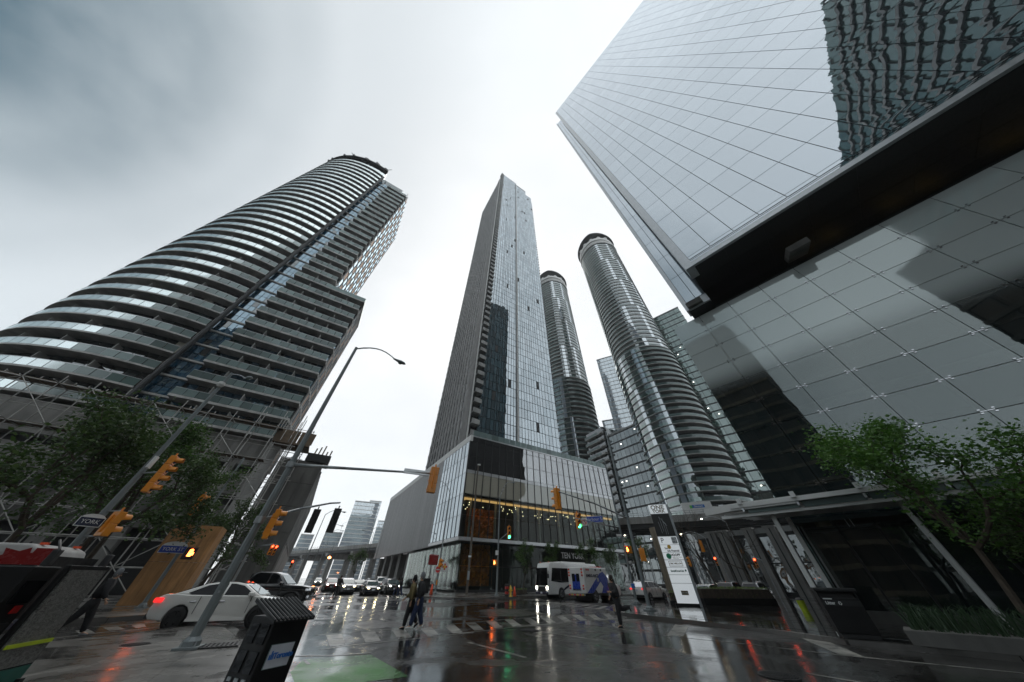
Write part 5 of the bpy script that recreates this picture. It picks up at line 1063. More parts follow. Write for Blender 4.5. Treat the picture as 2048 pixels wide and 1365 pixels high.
# ---- pylon sign
def pylon():
    a, b = at_r(1358, 1208, 33.), at_r(1397, 1209, 33.); a2, b2_ = at_r(1298, 1008, 33.), at_r(1334, 1002, 33.)
    c = (a + b) / 2; W_ = 1.62; H = (a2.z + b2_.z) / 2 - .2; zb = .32
    t = thing('pylon_sign', 'tall white pylon sign with black picture panel on the plaza edge', 'sign', (c[0], c[1], KH), face_cam(c[0], c[1]) + R_(6))
    H -= KH; zb -= KH
    MB().box((0, .28, H / 2), (W_ - .1, .5, H)).build('body', 'alu', t, bevel=.02); MB().box((W_ / 2 + .06, .2, H / 2), (.2, .56, H)).build('edge_fin', 'galv', t, bevel=.02); MB().box((0, .28, .1), (W_ + .3, .7, .2)).build('plinth', 'black_paint', t)
    def zf(y): return H - (y - 165) / (1300 - 165) * (H - zb)
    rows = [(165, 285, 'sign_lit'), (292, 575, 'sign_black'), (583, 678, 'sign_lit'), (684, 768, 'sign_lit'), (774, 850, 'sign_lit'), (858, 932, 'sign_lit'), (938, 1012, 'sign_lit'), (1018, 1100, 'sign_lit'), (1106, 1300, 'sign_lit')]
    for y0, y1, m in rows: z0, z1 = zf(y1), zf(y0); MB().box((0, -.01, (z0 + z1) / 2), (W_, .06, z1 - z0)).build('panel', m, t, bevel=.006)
    Y = -.05
    def tx(s, y, size, m, x=0., bold=.0, sx=1.): return text(s, size, m, t, (x, Y, zf(y)), bold=bold, sx=sx)
    tx('ONE', 205, .5, 'sign_taupe', -.05, .012, 1.15); tx('YORK', 258, .36, 'sign_taupe', -.02, .01, 1.15)
    b = MB()
    for x, z0, z1, dx in ((-.28, 395, 540, .02), (-.12, 330, 520, .05), (.05, 350, 560, .1), (.2, 420, 560, .1)): b.bar((x, Y, zf(z1)), (x + dx - .1, Y, zf(z0)), .01, .025)
    b.bar((-.2, Y, zf(330)), (.25, Y, zf(430)), .01, .03).bar((.05, Y, zf(395)), (.3, Y, zf(450)), .01, .03).build('line_drawing', 'galv', t)
    tx('P', 632, .52, 'sign_black', -.5, .0); MB().box((.5, Y, zf(630)), (.42, .02, .46)).build('arrow_plate', 'galv', t); MB().bar((.34, Y - .015, zf(630)), (.66, Y - .015, zf(630)), .01, .05).bar((.5, Y - .015, zf(602)), (.66, Y - .015, zf(630)), .01, .05).bar((.5, Y - .015, zf(658)), (.66, Y - .015, zf(630)), .01, .05).build('arrow', 'sign_white', t)
    MB().lathe([(.15, -.01), (.15, .01)], 18, axis='y').build('sun_disc', 'sign_gold', t, (-.1, Y, zf(706))); tx('Sun', 722, .19, 'sign_black', -.36, .006); tx('Life Financial', 752, .19, 'sign_black', .14, .006)
    MB().lathe([(.2, -.01), (.2, .01)], 18, axis='y').build('green_disc', 'sign_green', t, (-.36, Y, zf(812))); tx('HOOPP', 800, .22, 'sign_black', .2, .008); tx('Healthcare of Ontario', 824, .085, 'sign_taupe', .28); tx('Pension Plan', 838, .085, 'sign_taupe', .16)
    bx = MB()
    for s1_, s2_ in (((-.52, 868), (.52, 868)), ((-.52, 922), (.52, 922)), ((-.52, 868), (-.52, 922)), ((.52, 868), (.52, 922))): bx.bar((s1_[0], Y, zf(s1_[1])), (s2_[0], Y, zf(s2_[1])), .012, .03)
    bx.build('logo_frame', 'sign_taupe', t); tx('CIBC MELLON', 895, .15, 'sign_taupe', 0, .006, 1.0); tx('BentallGreenOak', 975, .17, 'sign_teal', -.06, .008, .85); MB().lathe([(.07, -.01), (.07, .01)], 10, axis='y').build('leaf_mark', 'sign_teal', t, (.6, Y, zf(970)))
    MB().box((-.02, Y, zf(1198)), (.52, .02, .26)).build('brand_plate', 'sign_taupe', t); tx('ONE YORK', 1198, .1, 'sign_white', -.02).location.y = Y - .02
pylon()
# ---- litter bin, news box, hydrant, cones, planters
def litter_bin():
    c = pol(42.4, 19.9); t = thing('litter_bin', 'large black street litter bin with a Litter band near the plaza kerb', 'litter bin', (c[0], c[1], KH), face_cam(*c) + R_(14))
    MB().box((0, .3, .56), (1.2, .62, 1.0)).build('body', 'black_paint', t, bevel=.03); MB().box((0, .3, .03), (1.1, .55, .06)).build('foot', 'plastic_black', t); MB().box((0, .28, 1.29), (1.32, .74, .12)).build('lid', 'dark_metal', t, bevel=.03)
    for x in (-.58, .58): MB().box((x, .3, 1.14), (.06, .6, .2)).build('lid_post', 'black_paint', t)
    MB().box((0, .34, 1.14), (1.08, .45, .18)).build('slot', 'signal_black', t); MB().box((0, -.018, .9), (1.2, .02, .16)).build('band', 'dark_metal', t); text('Litter', .13, 'sign_white', t, (-.36, -.035, .9), bold=.003)
    b = MB()
    for i in range(3): a = i * 2.094 + .5; b.bar((-.06 + .05 * math.cos(a), -.035, .9 + .05 * math.sin(a)), (-.06 + .05 * math.cos(a + 1.6), -.035, .9 + .05 * math.sin(a + 1.6)), .008, .022)
    b.build('recycling_mark', 'sign_white', t); MB().box((-.38, -.035, 1.02), (.28, .012, .03)).build('small_print', 'sign_white', t)
litter_bin()
def news_box():
    c = pol(-31., 6.1); t = thing('news_box', 'black newspaper box with ribbed roof and Toronto sticker at the bottom left', 'news box', (c[0], c[1], KH), face_cam(*c) + R_(34))
    MB().box((0, 0, .62), (.46, .5, .96)).build('cabinet', 'black_paint', t, bevel=.012); MB().box((0, 0, .07), (.52, .56, .14)).build('base', 'plastic_black', t, bevel=.01)
    for s in (-1,):
        o = MB().box((0, 0, 0), (.56, .62, .02)).build('roof', 'dark_metal', t, (0, 0, 1.15), (R_(17), R_(0), 0))
        for i in range(11): MB().tube((-.27 + .054 * i, -.31, .018), (-.27 + .054 * i, .31, .018), .013, n=6).build('rib', 'dark_metal', o)
    MB().box((.0, -.255, .76), (.3, .012, .2)).build('sticker', 'glass_rail', t); MB().box((.0, -.256, .76), (.29, .014, .19)).build('sticker_face', 'plate_white', t)
    text('Toronto', .07, 'sign_blue2', t, (.045, -.268, .76), bold=.002); MB().box((-.105, -.267, .77), (.012, .01, .07)).box((-.085, -.267, .76), (.012, .01, .05)).box((-.125, -.267, .755), (.012, .01, .04)).build('logo', 'sign_blue2', t)
    for z in (.95, .72, .48):
        for y in (-.12, .1): MB().box((-.237, y, z), (.012, .15, .17)).build('window', 'car_glass', t)
    for z in (.58, .35):
        for y in (-.14, 0., .14): MB().box((-.238, y, z), (.012, .07, .03)).build('coin_plate', 'galv', t)
news_box()
def map_panel():
    c = pol(-50.4, 11.4); t = thing('map_panel', 'leaning looking grey street map panel with a yellow strip at the left edge', 'sign', (c[0], c[1], KH), face_cam(*c) + R_(58))
    MB().box((0, .05, .85), (1.0, .08, 1.55)).build('frame', 'black_paint', t, bevel=.01); MB().box((0, 0, .92), (.88, .03, 1.28)).build('map_sheet', 'map_print', t); MB().box((0, -.03, .56), (.86, .04, .05)).build('yellow_strip', 'lime', t); MB().box((0, .0, .16), (.9, .03, .2)).build('lower_band', 'sign_teal', t)
    for x in (-.4, .4): MB().box((x, .06, .05), (.08, .3, .1)).build('foot', 'dark_metal', t)
    c = pol(-54.2, 11.2); t = thing('ticket_terminal', 'black terminal cabinet left of the map panel', 'kiosk', (c[0], c[1], KH), face_cam(*c) + R_(58)); MB().box((0, 0, .8), (.62, .5, 1.6)).build('cabinet', 'black_paint', t, bevel=.02); MB().box((0, -.26, 1.25), (.4, .03, .3)).build('screen', 'car_glass', t); MB().box((0, -.26, .8), (.4, .03, .1)).build('slot', 'dark_metal', t); MB().box((.1, -.262, 1.02), (.14, .02, .1)).build('label', 'sign_red', t)
def map_mat():
    m, t = nodes_of('map_print'); v = mapv(t, (3, 3, 5)); w_ = noise(t, 6., 8, v, .75, 1.5)
    col = mixc(t, ramp(t, w_, [(.46, 0.), (.54, 1.)]), ramp(t, noise(t, 3, 4), [(.35, (.05, .05, .05)), (.7, (.13, .13, .125))]), (.22, .22, .21))
    b = nn(t, 'ShaderNodeBsdfPrincipled', {'Base Color': col, 'Roughness': .3}); nn(t, 'ShaderNodeOutputMaterial', {0: b.outputs[0]})
map_mat(); map_panel()
def hydrant():
    c = g(1021, 1194, KH); t = thing('fire_hydrant', 'yellow fire hydrant between the striped bollard and the small cone', 'hydrant', (c[0], c[1], KH))
    MB().lathe([(.2, 0), (.2, .06), (.13, .1), (.13, .55), (.17, .58), (.17, .66), (.13, .7), (.12, .85), (.05, .95), (.04, 1.02)], 14).build('barrel', 'hydrant_yellow', t, smooth=True)
    for a in (-1, 1): MB().tube((a * .12, 0, .55), (a * .24, 0, .55), .07, n=10).build('nozzle', 'hydrant_yellow', t)
    MB().tube((0, -.12, .5), (0, -.22, .5), .09, n=10).build('nozzle', 'hydrant_yellow', t)
    c = g(1015, 1194, KH); t = thing('bollard', 'black and red striped bollard left of the yellow hydrant', 'bollard', (c[0] - .1, c[1], KH))
    for i in range(5): MB().lathe([(.2, 0), (.23, .02), (.23, .2), (.2, .22)], 14).build('ring', 'red_plastic' if i % 2 else 'plastic_black', t, (0, 0, i * .225))
def cone(label, px, py, h=.75):
    c = g(px, py, KH); t = thing('traffic_cone', label, 'traffic cone', (c[0], c[1], KH)); MB().lathe([(h * .24, .03), (h * .06, h), (.01, h)], 14).build('body', 'cone_orange', t, smooth=True); MB().box((0, 0, .015), (h * .58, h * .58, .03)).build('base', 'plastic_black', t); MB().lathe([(h * .17, h * .36), (h * .13, h * .58)], 14).build('collar', 'cone_orange', t)
hydrant(); cone('orange traffic cone right of the yellow hydrant', 1029, 1194, .9); cone('orange red traffic cone left of the no entry pole', 861.5, 1190.5, 1.0)
def rubbish():
    c = g(848, 1188, KH); t = thing('litter_bin', 'black street bin behind the walking pair, before the podium corner', 'litter bin', (c[0], c[1], KH), .5); MB().box((0, 0, .75), (1., .7, 1.4)).build('body', 'black_paint', t, bevel=.04); MB().box((0, 0, 1.5), (1.1, .8, .14)).build('lid', 'dark_metal', t, bevel=.04)
    c = pol(38.7, 35.); t = thing('waste_bin', 'small lime green waste bin beside the white canopy column', 'bin', (c[0], c[1], KH), .6); MB().lathe([(.2, 0), (.24, .5), (.24, .54), (.21, .54), (.21, .5)], 14).build('body', 'lime', t); MB().lathe([(.25, .54), (.25, .58), (.16, .66), (.02, .68)], 14).build('lid', 'plastic_black', t)
rubbish()
def leaves(b, pts, rs, size, n, spread, flat=.5):
    for p in pts:
        for _ in range(n):
            c = Vector(p) + Vector((rs.gauss(0, spread), rs.gauss(0, spread), rs.gauss(0, spread * .75))); s = size * rs.uniform(.6, 1.3)
            a = Vector((rs.gauss(0, 1), rs.gauss(0, 1), rs.gauss(0, flat))).normalized() * s; d = a.cross(Vector((rs.gauss(0, 1), rs.gauss(0, 1), rs.gauss(0, 1)))).normalized() * s * .55
            b.add([c - a * .5, c + d * .5, c + a * .5, c - d * .5], [(0, 1, 2, 3)])
def hedge(label, a, b_, h0, h1, w_):
    a, b_ = Vector(a), Vector(b_); u = (b_ - a).normalized(); L = (b_ - a).length; t = thing('hedge', label, 'hedge', (a[0], a[1], KH), math.atan2(u[1], u[0])); rs = random.Random(int(L * 10))
    MB().box((L / 2, 0, h0 / 2), (L, w_, h0)).build('planter', 'black_paint', t, bevel=.02); MB().box((L / 2, 0, (h0 + h1) / 2 - .06), (L - .2, w_ - .2, h1 - h0 - .1)).build('twig_core', 'bark', t)
    m = MB(); pts = [(rs.uniform(.1, L - .1), rs.uniform(-w_ / 2 + .05, w_ / 2 - .05), rs.uniform(h0, h1) if rs.random() < .5 else h1 - .04) for _ in range(int(L * 60))]; leaves(m, pts, rs, .085, 6, .06); o = m.build('foliage', 'leaf_hedge', t); o['kind'] = 'stuff'
hedge('clipped low hedge in a black planter behind the pylon sign', pol(27.5, 36.5), pol(35.6, 41.), .45, 1.15, 1.6); hedge('small dark clump of hedge left of the pylon sign foot', pol(24., 36.4), pol(25.5, 36.2), .25, .85, 1.)
hedge('low green hedge behind the traffic cone and hydrant', g(1033, 1190, KH), g(1050, 1189, KH), .1, .6, 1.)
def grasses():
    c = pol(49., 18.6); t = thing('grass_planter', 'planter of long dark grasses at the bottom right', 'planter', (c[0], c[1], KH), math.atan2(SV[1], SV[0])); rs = random.Random(4)
    MB().box((4.5, .6, .18), (11, 1.4, .36)).build('planter_wall', 'concrete_dark', t, bevel=.02); b = MB()
    for i in range(1500):
        x, y = rs.uniform(-.8, 9.8), rs.uniform(0, 1.2); h = rs.uniform(.35, .8); dx, dy = rs.gauss(0, .28), rs.gauss(0, .28); w_ = .012
        b.add([(x - w_, y, .36), (x + w_, y, .36), (x + dx * .4 + w_, y + dy * .4, .36 + h * .7), (x + dx * .4 - w_, y + dy * .4, .36 + h * .7), (x + dx, y + dy, .36 + h * .85)], [(0, 1, 2, 3), (3, 2, 4)])
    o = b.build('grass', 'grass_blade', t); o['kind'] = 'stuff'
grasses()
# ---- trees
def tree(label, xy, H, cr, seed, leaf='leaf_mid', nleaf=5200, ls=.16, z0=KH, trunk=.12, bare=False, base=.32, squash=1., group=None, lean=(0, 0), name='street_tree'):
    rs = random.Random(seed); t = thing(name, label, 'tree', (xy[0], xy[1], z0), 0, group); tb = MB(); tips = []
    def grow(p, d, L, r, lv):
        n = 3; q = p
        for i in range(n):
            d = (d + Vector((rs.gauss(0, .13), rs.gauss(0, .13), rs.gauss(.04, .07)))).normalized(); e = q + d * L / n; tb.tube(q, e, r * (1 - .25 * i / n), r * (1 - .25 * (i + 1) / n), 6 if lv < 2 else 4, caps=False); q = e
            if lv >= 1: tips.append(q.copy())
        if lv < 4 - (0 if H > 5 else 1):
            m = rs.choice((3, 4)) if lv == 0 else rs.choice((2, 3))
            for j in range(m):
                a = rs.uniform(0, 6.28) if lv else j * 6.28 / m + rs.uniform(-.4, .4); tilt = rs.uniform(.45, .95); o = d.orthogonal().normalized(); o.rotate(Matrix.Rotation(a, 3, d)); dd = (d * math.cos(tilt) + o * math.sin(tilt)); dd.z *= squash; grow(q, dd.normalized(), L * rs.uniform(.62, .82), r * .6, lv + 1)
            if lv == 0: grow(q, (d + Vector((rs.gauss(0, .1), rs.gauss(0, .1), 0))).normalized(), L * .8, r * .7, 1)
    H0 = H * base; lv0 = Vector((lean[0], lean[1], 1)).normalized(); grow(Vector((0, 0, 0)), lv0, H0, trunk, 0)
    zz = max(q.z for q in tips); rr = max(math.hypot(q.x, q.y) for q in tips); kz = (H - .2) / zz; kr = cr / rr     # fit the branching to the tree's height and spread
    def fit(v): f = min(1., max(0., (v[2] - H0 * .5) / H0)); return (v[0] * (1 + (kr - 1) * f), v[1] * (1 + (kr - 1) * f), v[2] * kz)
    tb.v = [fit(v) for v in tb.v]; tips = [Vector(fit(q)) for q in tips]
    tb.build('trunk', 'bark', t)
    if not bare:
        b = MB(); tp = [q for q in tips if q.z > H * .22]; leaves(b, tp, rs, ls, max(3, int(nleaf / len(tp))), cr * .07, .4); b.build('crown', leaf, t)
    return t
for i, (px, r, H, cr, lb) in enumerate(((30, 27., 9.6, 5.0, 'large dark tree at the far left edge in front of the scaffolding'), (150, 31., 8.2, 4.6, 'leafy tree behind the left signal pole and its lights'), (195, 33., 10.6, 4.6, 'tallest green tree before the scaffolding, left of the plywood'), (335, 42., 11., 4.4, 'tree rising just behind the plywood hoarding'), (455, 43., 8., 2.6, 'thin tree between the hoarding and the concrete building'))):
    xy = pol(azel(px, 1090)[0], r); tree(lb, xy, H, cr, 20 + i, 'leaf_dark' if i != 2 else 'leaf_mid', 8000 if i < 4 else 3500, .2, group='trees before the scaffolding', trunk=.16)
tree('broad green tree over the canopy at the right edge', pol(54.5, 19.5), 6.9, 3.9, 41, 'leaf_fresh', 13000, .14, trunk=.11, base=.3)
tree('second tree beyond the broad one at the right edge, half out of frame', pol(64., 20.5), 5.2, 3., 47, 'leaf_mid', 5500, .13, trunk=.1, base=.3)
for i, (px, r, H, cr, lb) in enumerate(((1047, 50., 6.2, 2.3, 'small street tree left of the white bus'), (1117, 53., 6.4, 2.2, 'small street tree directly behind the white bus'), (1185, 55., 6.8, 2.3, 'small street tree above the ambulance in front of the lettering'), (1232, 57., 6.4, 2.2, 'small street tree behind the running man'), (1290, 56., 7.2, 2.4, 'small street tree left of the pylon sign'))):
    tree(lb, pol(azel(px, 1150)[0], r), H, cr, 60 + i, 'leaf_mid', 3000, .17, group='street trees in front of the podium', trunk=.09)
tree('young tree behind the queue of cars, before the expressway piers', pol(azel(707, 1150)[0], 78.), 6.5, 2.4, 70, 'leaf_mid', 2200, .2, trunk=.09)
tree('bare branched tree in front of the white truck on the expressway', pol(30.5, 52.), 9.6, 3.8, 81, bare=True, trunk=.13, name='bare_tree'); tree('bare branched tree between the hedge and the canopy', pol(35., 50.), 8.4, 3.6, 83, bare=True, trunk=.12, name='bare_tree')
# shop signs on the podium glass
c = at_r(889.5, 1134, 52.); t = thing('round_shop_sign', 'round white shop sign with red and yellow emblem on the podium glass', 'sign', (c[0], c[1], c[2]), face_cam(c[0], c[1])); MB().lathe([(.62, -.04), (.62, .04)], 20, axis='y').build('disc', 'sign_white', t); MB().box((0, -.06, 0), (.7, .03, .22)).box((0, -.06, 0), (.22, .034, .7)).build('cross', 'sign_red', t); MB().lathe([(.2, -.09), (.2, -.05)], 12, axis='y').build('centre', 'sign_gold', t); MB().bar((0, .04, 0), (.3, 1.4, 0), .06, .06).build('bracket', 'dark_metal', t)
c = at_r(867, 1120, 51.); t = thing('shop_awning', 'dark red shop sign board left of the no entry pole', 'sign', (c[0], c[1], c[2]), face_cam(c[0], c[1]) + .5); MB().box((0, 0, 0), (1.5, .25, 1.2)).build('board', 'red_car', t, bevel=.1); MB().bar((0, .1, .4), (.8, 1.6, .4), .06, .06).build('bracket', 'dark_metal', t)
# ============================================================ VEHICLES  (local +X forward, origin on the ground under the middle)
WHL = {}
def wheel(t, x, y, r, w_, rim='rim_silver', spokes=5):
    """tyre + rim + spokes; outer side follows the sign of y"""
    sgn = 1 if y > 0 else -1; o = MB().lathe([(r * .62, -w_ / 2), (r * .93, -w_ / 2), (r, -w_ * .3), (r, w_ * .3), (r * .93, w_ / 2), (r * .62, w_ / 2)], 24, axis='y').build('wheel', 'rubber', t, (x, y, r), smooth=True)
    MB().lathe([(r * .64, w_ * .1), (r * .64, w_ * .5), (r * .57, w_ * .5), (r * .54, w_ * .18), (.01, w_ * .18)], 24, axis='y').build('rim', rim, o).scale = (1, sgn, 1)
    b = MB()
    for i in range(spokes):
        a = 2 * math.pi * i / spokes + .3
        b.bar((math.cos(a) * r * .08, sgn * w_ * .36, math.sin(a) * r * .08), (math.cos(a) * r * .6, sgn * w_ * .46, math.sin(a) * r * .6), r * .14, r * .1)
    b.lathe([(r * .14, sgn * w_ * .3), (r * .12, sgn * w_ * .44)], 10, axis='y'); b.build('spokes', rim, o)
def profile_body(b, outline, half, tuck=.0, ztuck=.5, nose=.1, L=4.8):
    """extrude a side outline across the width; plan narrows to the ends, flanks lean in towards the sill and the shoulder"""
    n = len(outline); vs = []
    zmax = max(z for x, z in outline); zmin = min(z for x, z in outline)
    def hw(x, z):
        k = 1 - nose * (abs(x) / (L / 2)) ** 4; zz = (z - zmin) / (zmax - zmin); return half * k * (1 - .05 * (1 - zz) ** 2 * 2 - .06 * max(0, zz - .55) ** 1.3 * 2)
    for s in (-1, 1): vs += [(x, s * hw(x, z), z) for x, z in outline]
    b.add(vs, [tuple(range(n)), tuple(range(n, 2 * n))[::-1]] + [(i, n + i, n + (i + 1) % n, (i + 1) % n) for i in range(n)])
def arch(cx_, r, wr, n=9, z0=.24):
    a0 = math.asin(max(-1, min(1, (z0 - wr) / r))); return [(cx_ + r * math.cos(a0 + (math.pi - 2 * a0) * i / n), wr + r * math.sin(a0 + (math.pi - 2 * a0) * i / n)) for i in range(n + 1)]
SPEC = {
 'sedan': dict(L=4.9, W=1.86, wr=.345, wx=(-1.42, 1.38), top=[(2.44, .42), (2.46, .58), (2.38, .7), (2.2, .78), (1.8, .87), (1.3, .95), (.95, 1.0), (-1.3, 1.03), (-1.75, 1.06), (-2.15, 1.06), (-2.34, .99), (-2.4, .84), (-2.45, .62), (-2.4, .42), (-2.3, .32)], front=[(2.25, .24), (2.4, .3)],
               cab=[(1.22, .97), (.42, 1.37), (.05, 1.44), (-.5, 1.455), (-1.0, 1.38), (-1.95, 1.05)], win=[(1.0, 1.0), (.38, 1.31), (.02, 1.375), (-.5, 1.385), (-.92, 1.32), (-1.45, 1.09), (-1.3, 1.04)], pillar=[-.2], lampz=.69, tailz=.88),
 'suv': dict(L=4.65, W=1.88, wr=.36, wx=(-1.36, 1.38), top=[(2.3, .45), (2.32, .75), (2.22, .92), (1.7, 1.04), (1.1, 1.1), (-2.0, 1.14), (-2.26, 1.1), (-2.32, .8), (-2.3, .48), (-2.2, .38)], front=[(2.1, .28), (2.28, .34)],
             cab=[(1.2, 1.06), (.5, 1.52), (.1, 1.63), (-1.3, 1.66), (-1.85, 1.58), (-2.22, 1.1)], win=[(1.0, 1.1), (.45, 1.48), (.1, 1.56), (-1.3, 1.58), (-1.7, 1.5), (-1.85, 1.16)], pillar=[-.05, -1.05], lampz=.84, tailz=1.0),
 'hatch': dict(L=4.1, W=1.76, wr=.32, wx=(-1.25, 1.2), top=[(2.03, .42), (2.05, .62), (1.95, .76), (1.5, .88), (.95, .95), (-1.8, 1.0), (-1.98, .95), (-2.03, .65), (-2.0, .42), (-1.92, .34)], front=[(1.85, .25), (2.0, .3)],
               cab=[(1.1, .93), (.4, 1.34), (.0, 1.45), (-1.0, 1.46), (-1.6, 1.35), (-1.95, .98)], win=[(.9, .96), (.36, 1.29), (.0, 1.38), (-1., 1.39), (-1.4, 1.28), (-1.55, 1.02)], pillar=[-.1], lampz=.7, tailz=.86),
 'pickup': dict(L=5.75, W=1.98, wr=.43, wx=(-1.75, 1.85), top=[(2.8, .62), (2.84, .95), (2.78, 1.14), (2.3, 1.22), (1.3, 1.27), (1.15, 1.28), (-.75, 1.3), (-.8, 1.34), (-2.82, 1.36), (-2.86, 1.3), (-2.86, .8), (-2.8, .6)], front=[(2.6, .48), (2.8, .52)],
                cab=[(1.45, 1.24), (.72, 1.78), (.4, 1.86), (-.5, 1.88), (-.78, 1.8), (-.98, 1.3)], win=[(1.2, 1.3), (.68, 1.72), (.4, 1.79), (-.45, 1.81), (-.68, 1.74), (-.8, 1.35)], pillar=[.22], lampz=1.02, tailz=1.1),
}
def car(name, label, kind, xy, ang, paint, rim='rim_silver', lamps='chrome', glassm='car_glass', tail='red_plastic', group=None, sc_=1., roof=None, plate=True, z=0., front_extra=True):
    s = SPEC[kind]; t = thing(name, label, 'car' if kind != 'pickup' else 'pickup', (xy[0], xy[1], z), ang, group); L, W_, wr = s['L'], s['W'], s['wr']; ra = wr * 1.14; rx, fx = s['wx']; zs = min(z_ for _, z_ in s['front'])
    out = s['top'][:1] + s['top'][1:] + [(rx - ra - .05, zs + .04)] + arch(rx, ra, wr, z0=zs)[::-1] + arch(fx, ra, wr, z0=zs)[::-1] + s['front']
    b = MB(); profile_body(b, out, W_ / 2, nose=.13, L=L); b.build('body', paint, t, bevel=.05, seg=3, smooth=True)
    MB().box((0, 0, zs + .12), (L * .8, W_ * .8, .2)).build('underbody', 'plastic_black', t)
    for x in (rx, fx):
        MB().lathe([(ra * .98, -W_ * .42), (ra * .98, W_ * .42)], 20, axis='y').build('wheel_well', 'signal_black', t, (x, 0, wr))
        for y in (-1, 1): wheel(t, x, y * (W_ / 2 - .125), wr, .24, rim)
    cb = s['cab']; zb = min(z_ for _, z_ in cb); zt = max(z_ for _, z_ in cb); ylo, yhi = W_ / 2 * .93, W_ / 2 * .7
    def yy(z_): return ylo + (yhi - ylo) * (z_ - zb) / (zt - zb)
    n = len(cb); b = MB(); b.add([(x, sg * yy(z_), z_) for sg in (-1, 1) for x, z_ in cb], [tuple(range(n)), tuple(range(n, 2 * n))[::-1]] + [(i, n + i, n + (i + 1) % n, (i + 1) % n) for i in range(n)]); b.build('cabin', roof or paint, t, bevel=.06, seg=3, smooth=True)
    def pane(nm, quad, mat, off=.012):
        v = [Vector(p) for p in quad]; nrm = (v[1] - v[0]).cross(v[2] - v[0]).normalized(); c = sum(v, Vector()) / len(v)
        if nrm.dot(c - Vector((c.x * .6, 0, zb))) < 0: nrm = -nrm
        k = len(v); MB().add([p + nrm * off for p in v] + [p - nrm * .03 for p in v], [tuple(range(k)), tuple(range(k, 2 * k))[::-1]] + [(i, k + i, k + (i + 1) % k, (i + 1) % k) for i in range(k)]).build(nm, mat, t)
    w_ = s['win']
    def clipx(poly, x0, x1):
        def cut(p, f, x):
            o = []
            for i in range(len(p)):
                a, b_ = p[i], p[(i + 1) % len(p)]; ia, ib = f(a[0]), f(b_[0])
                if ia: o.append(a)
                if ia != ib: q = (x - a[0]) / (b_[0] - a[0]); o.append((x, a[1] + q * (b_[1] - a[1])))
            return o
        p = cut(poly, lambda v: v >= x0, x0); return cut(p, lambda v: v <= x1, x1) if p else p
    xs = [9.] + sorted(s['pillar'], reverse=True) + [-9.]
    for sg in (-1, 1):
        for i in range(len(xs) - 1):
            q = clipx(w_, xs[i + 1] + (.04 if i < len(xs) - 2 else 0), xs[i] - (.04 if i else 0))
            if len(q) > 2: pane('side_window', [(x, sg * (yy(z_) + .004), z_) for x, z_ in q], glassm)
    (x0, z0), (x1, z1) = cb[0], cb[1]; f0, f1 = .1, .9
    pane('windscreen', [(x0 + (x1 - x0) * f0, -yy(z0 + .04) + .1, z0 + (z1 - z0) * f0), (x0 + (x1 - x0) * f0, yy(z0 + .04) - .1, z0 + (z1 - z0) * f0), (x0 + (x1 - x0) * f1, yy(z1) - .07, z0 + (z1 - z0) * f1), (x0 + (x1 - x0) * f1, -yy(z1) + .07, z0 + (z1 - z0) * f1)], 'car_glass_pale', .02)
    (x0, z0), (x1, z1) = cb[-1], cb[-2]
    pane('rear_window', [(x0 + (x1 - x0) * f0, -yy(z0) + .12, z0 + (z1 - z0) * f0), (x0 + (x1 - x0) * f0, yy(z0) - .12, z0 + (z1 - z0) * f0), (x0 + (x1 - x0) * f1, yy(z1) - .08, z0 + (z1 - z0) * f1), (x0 + (x1 - x0) * f1, -yy(z1) + .08, z0 + (z1 - z0) * f1)], glassm, .02)
    lz, tz = s['lampz'], s['tailz']; xe = max(x for x, z_ in s['top']); xr = min(x for x, z_ in s['top'])
    def xf(z_, front=True):                                   # x of the nose / tail at a given height
        pts = [p for p in s['top'] if (p[0] > 0) == front]; pts.sort(key=lambda p: p[1]); 
        for a, b_ in zip(pts[:-1], pts[1:]):
            if a[1] <= z_ <= b_[1] and b_[1] > a[1]: return a[0] + (b_[0] - a[0]) * (z_ - a[1]) / (b_[1] - a[1])
        return xe if front else xr
    for sg in (-1, 1):
        y = sg * W_ * .36
        MB().box((xf(lz) - .12, y, lz), (.34, W_ * .2, .13), -sg * .35).build('headlight', 'chrome', t, bevel=.03)
        if lamps != 'chrome': MB().box((xf(lz) + .02, y - sg * .03, lz), (.12, W_ * .13, .09), -sg * .3).build('headlight_beam', lamps, t, bevel=.02)
        MB().box((xf(tz, False) + .1, sg * W_ * .395, tz), (.3, W_ * .15, .14), sg * .25).build('tail_light', tail, t, bevel=.03)
        m = MB().box((0, 0, 0), (.2, .22, .15)).build('wing_mirror', paint, t, (cb[0][0] - .35, sg * (W_ / 2 + .05), zb + .08), bevel=.04); MB().box((.0, -sg * .12, -.05), (.08, .12, .05)).build('mirror_arm', 'plastic_black', m)
        for hx in ((.15, -.85) if kind != 'hatch' else (.1,)):
            MB().box((hx - .25, sg * (W_ / 2 * .985), zb - .14), (.22, .05, .035)).build('door_handle', 'chrome' if kind != 'pickup' else 'plastic_black', t, bevel=.01)
        for dx in s['pillar'][:1] + [cb[0][0] - .3, s['wx'][0] + ra + .12]: MB().box((dx, sg * (W_ / 2 * .955), (zs + zb) / 2 + .12), (.012, W_ / 2 * .05, (zb - zs) * .7)).build('door_seam', 'signal_black', t)
        MB().box(((rx + fx) / 2, sg * W_ / 2 * .9, zs + .05), (fx - rx - 2 * ra, .1, .08)).build('sill', 'plastic_black' if kind != 'sedan' else paint, t)
    gz = lz - .06
    MB().box((xf(gz) - .01, 0, gz), (.1, W_ * .42, .24)).build('grille', 'signal_black', t, bevel=.03)
    for i in range(3): MB().box((xf(gz) + .045, 0, gz - .08 + i * .08), (.02, W_ * .38, .015)).build('grille_bar', 'chrome', t)
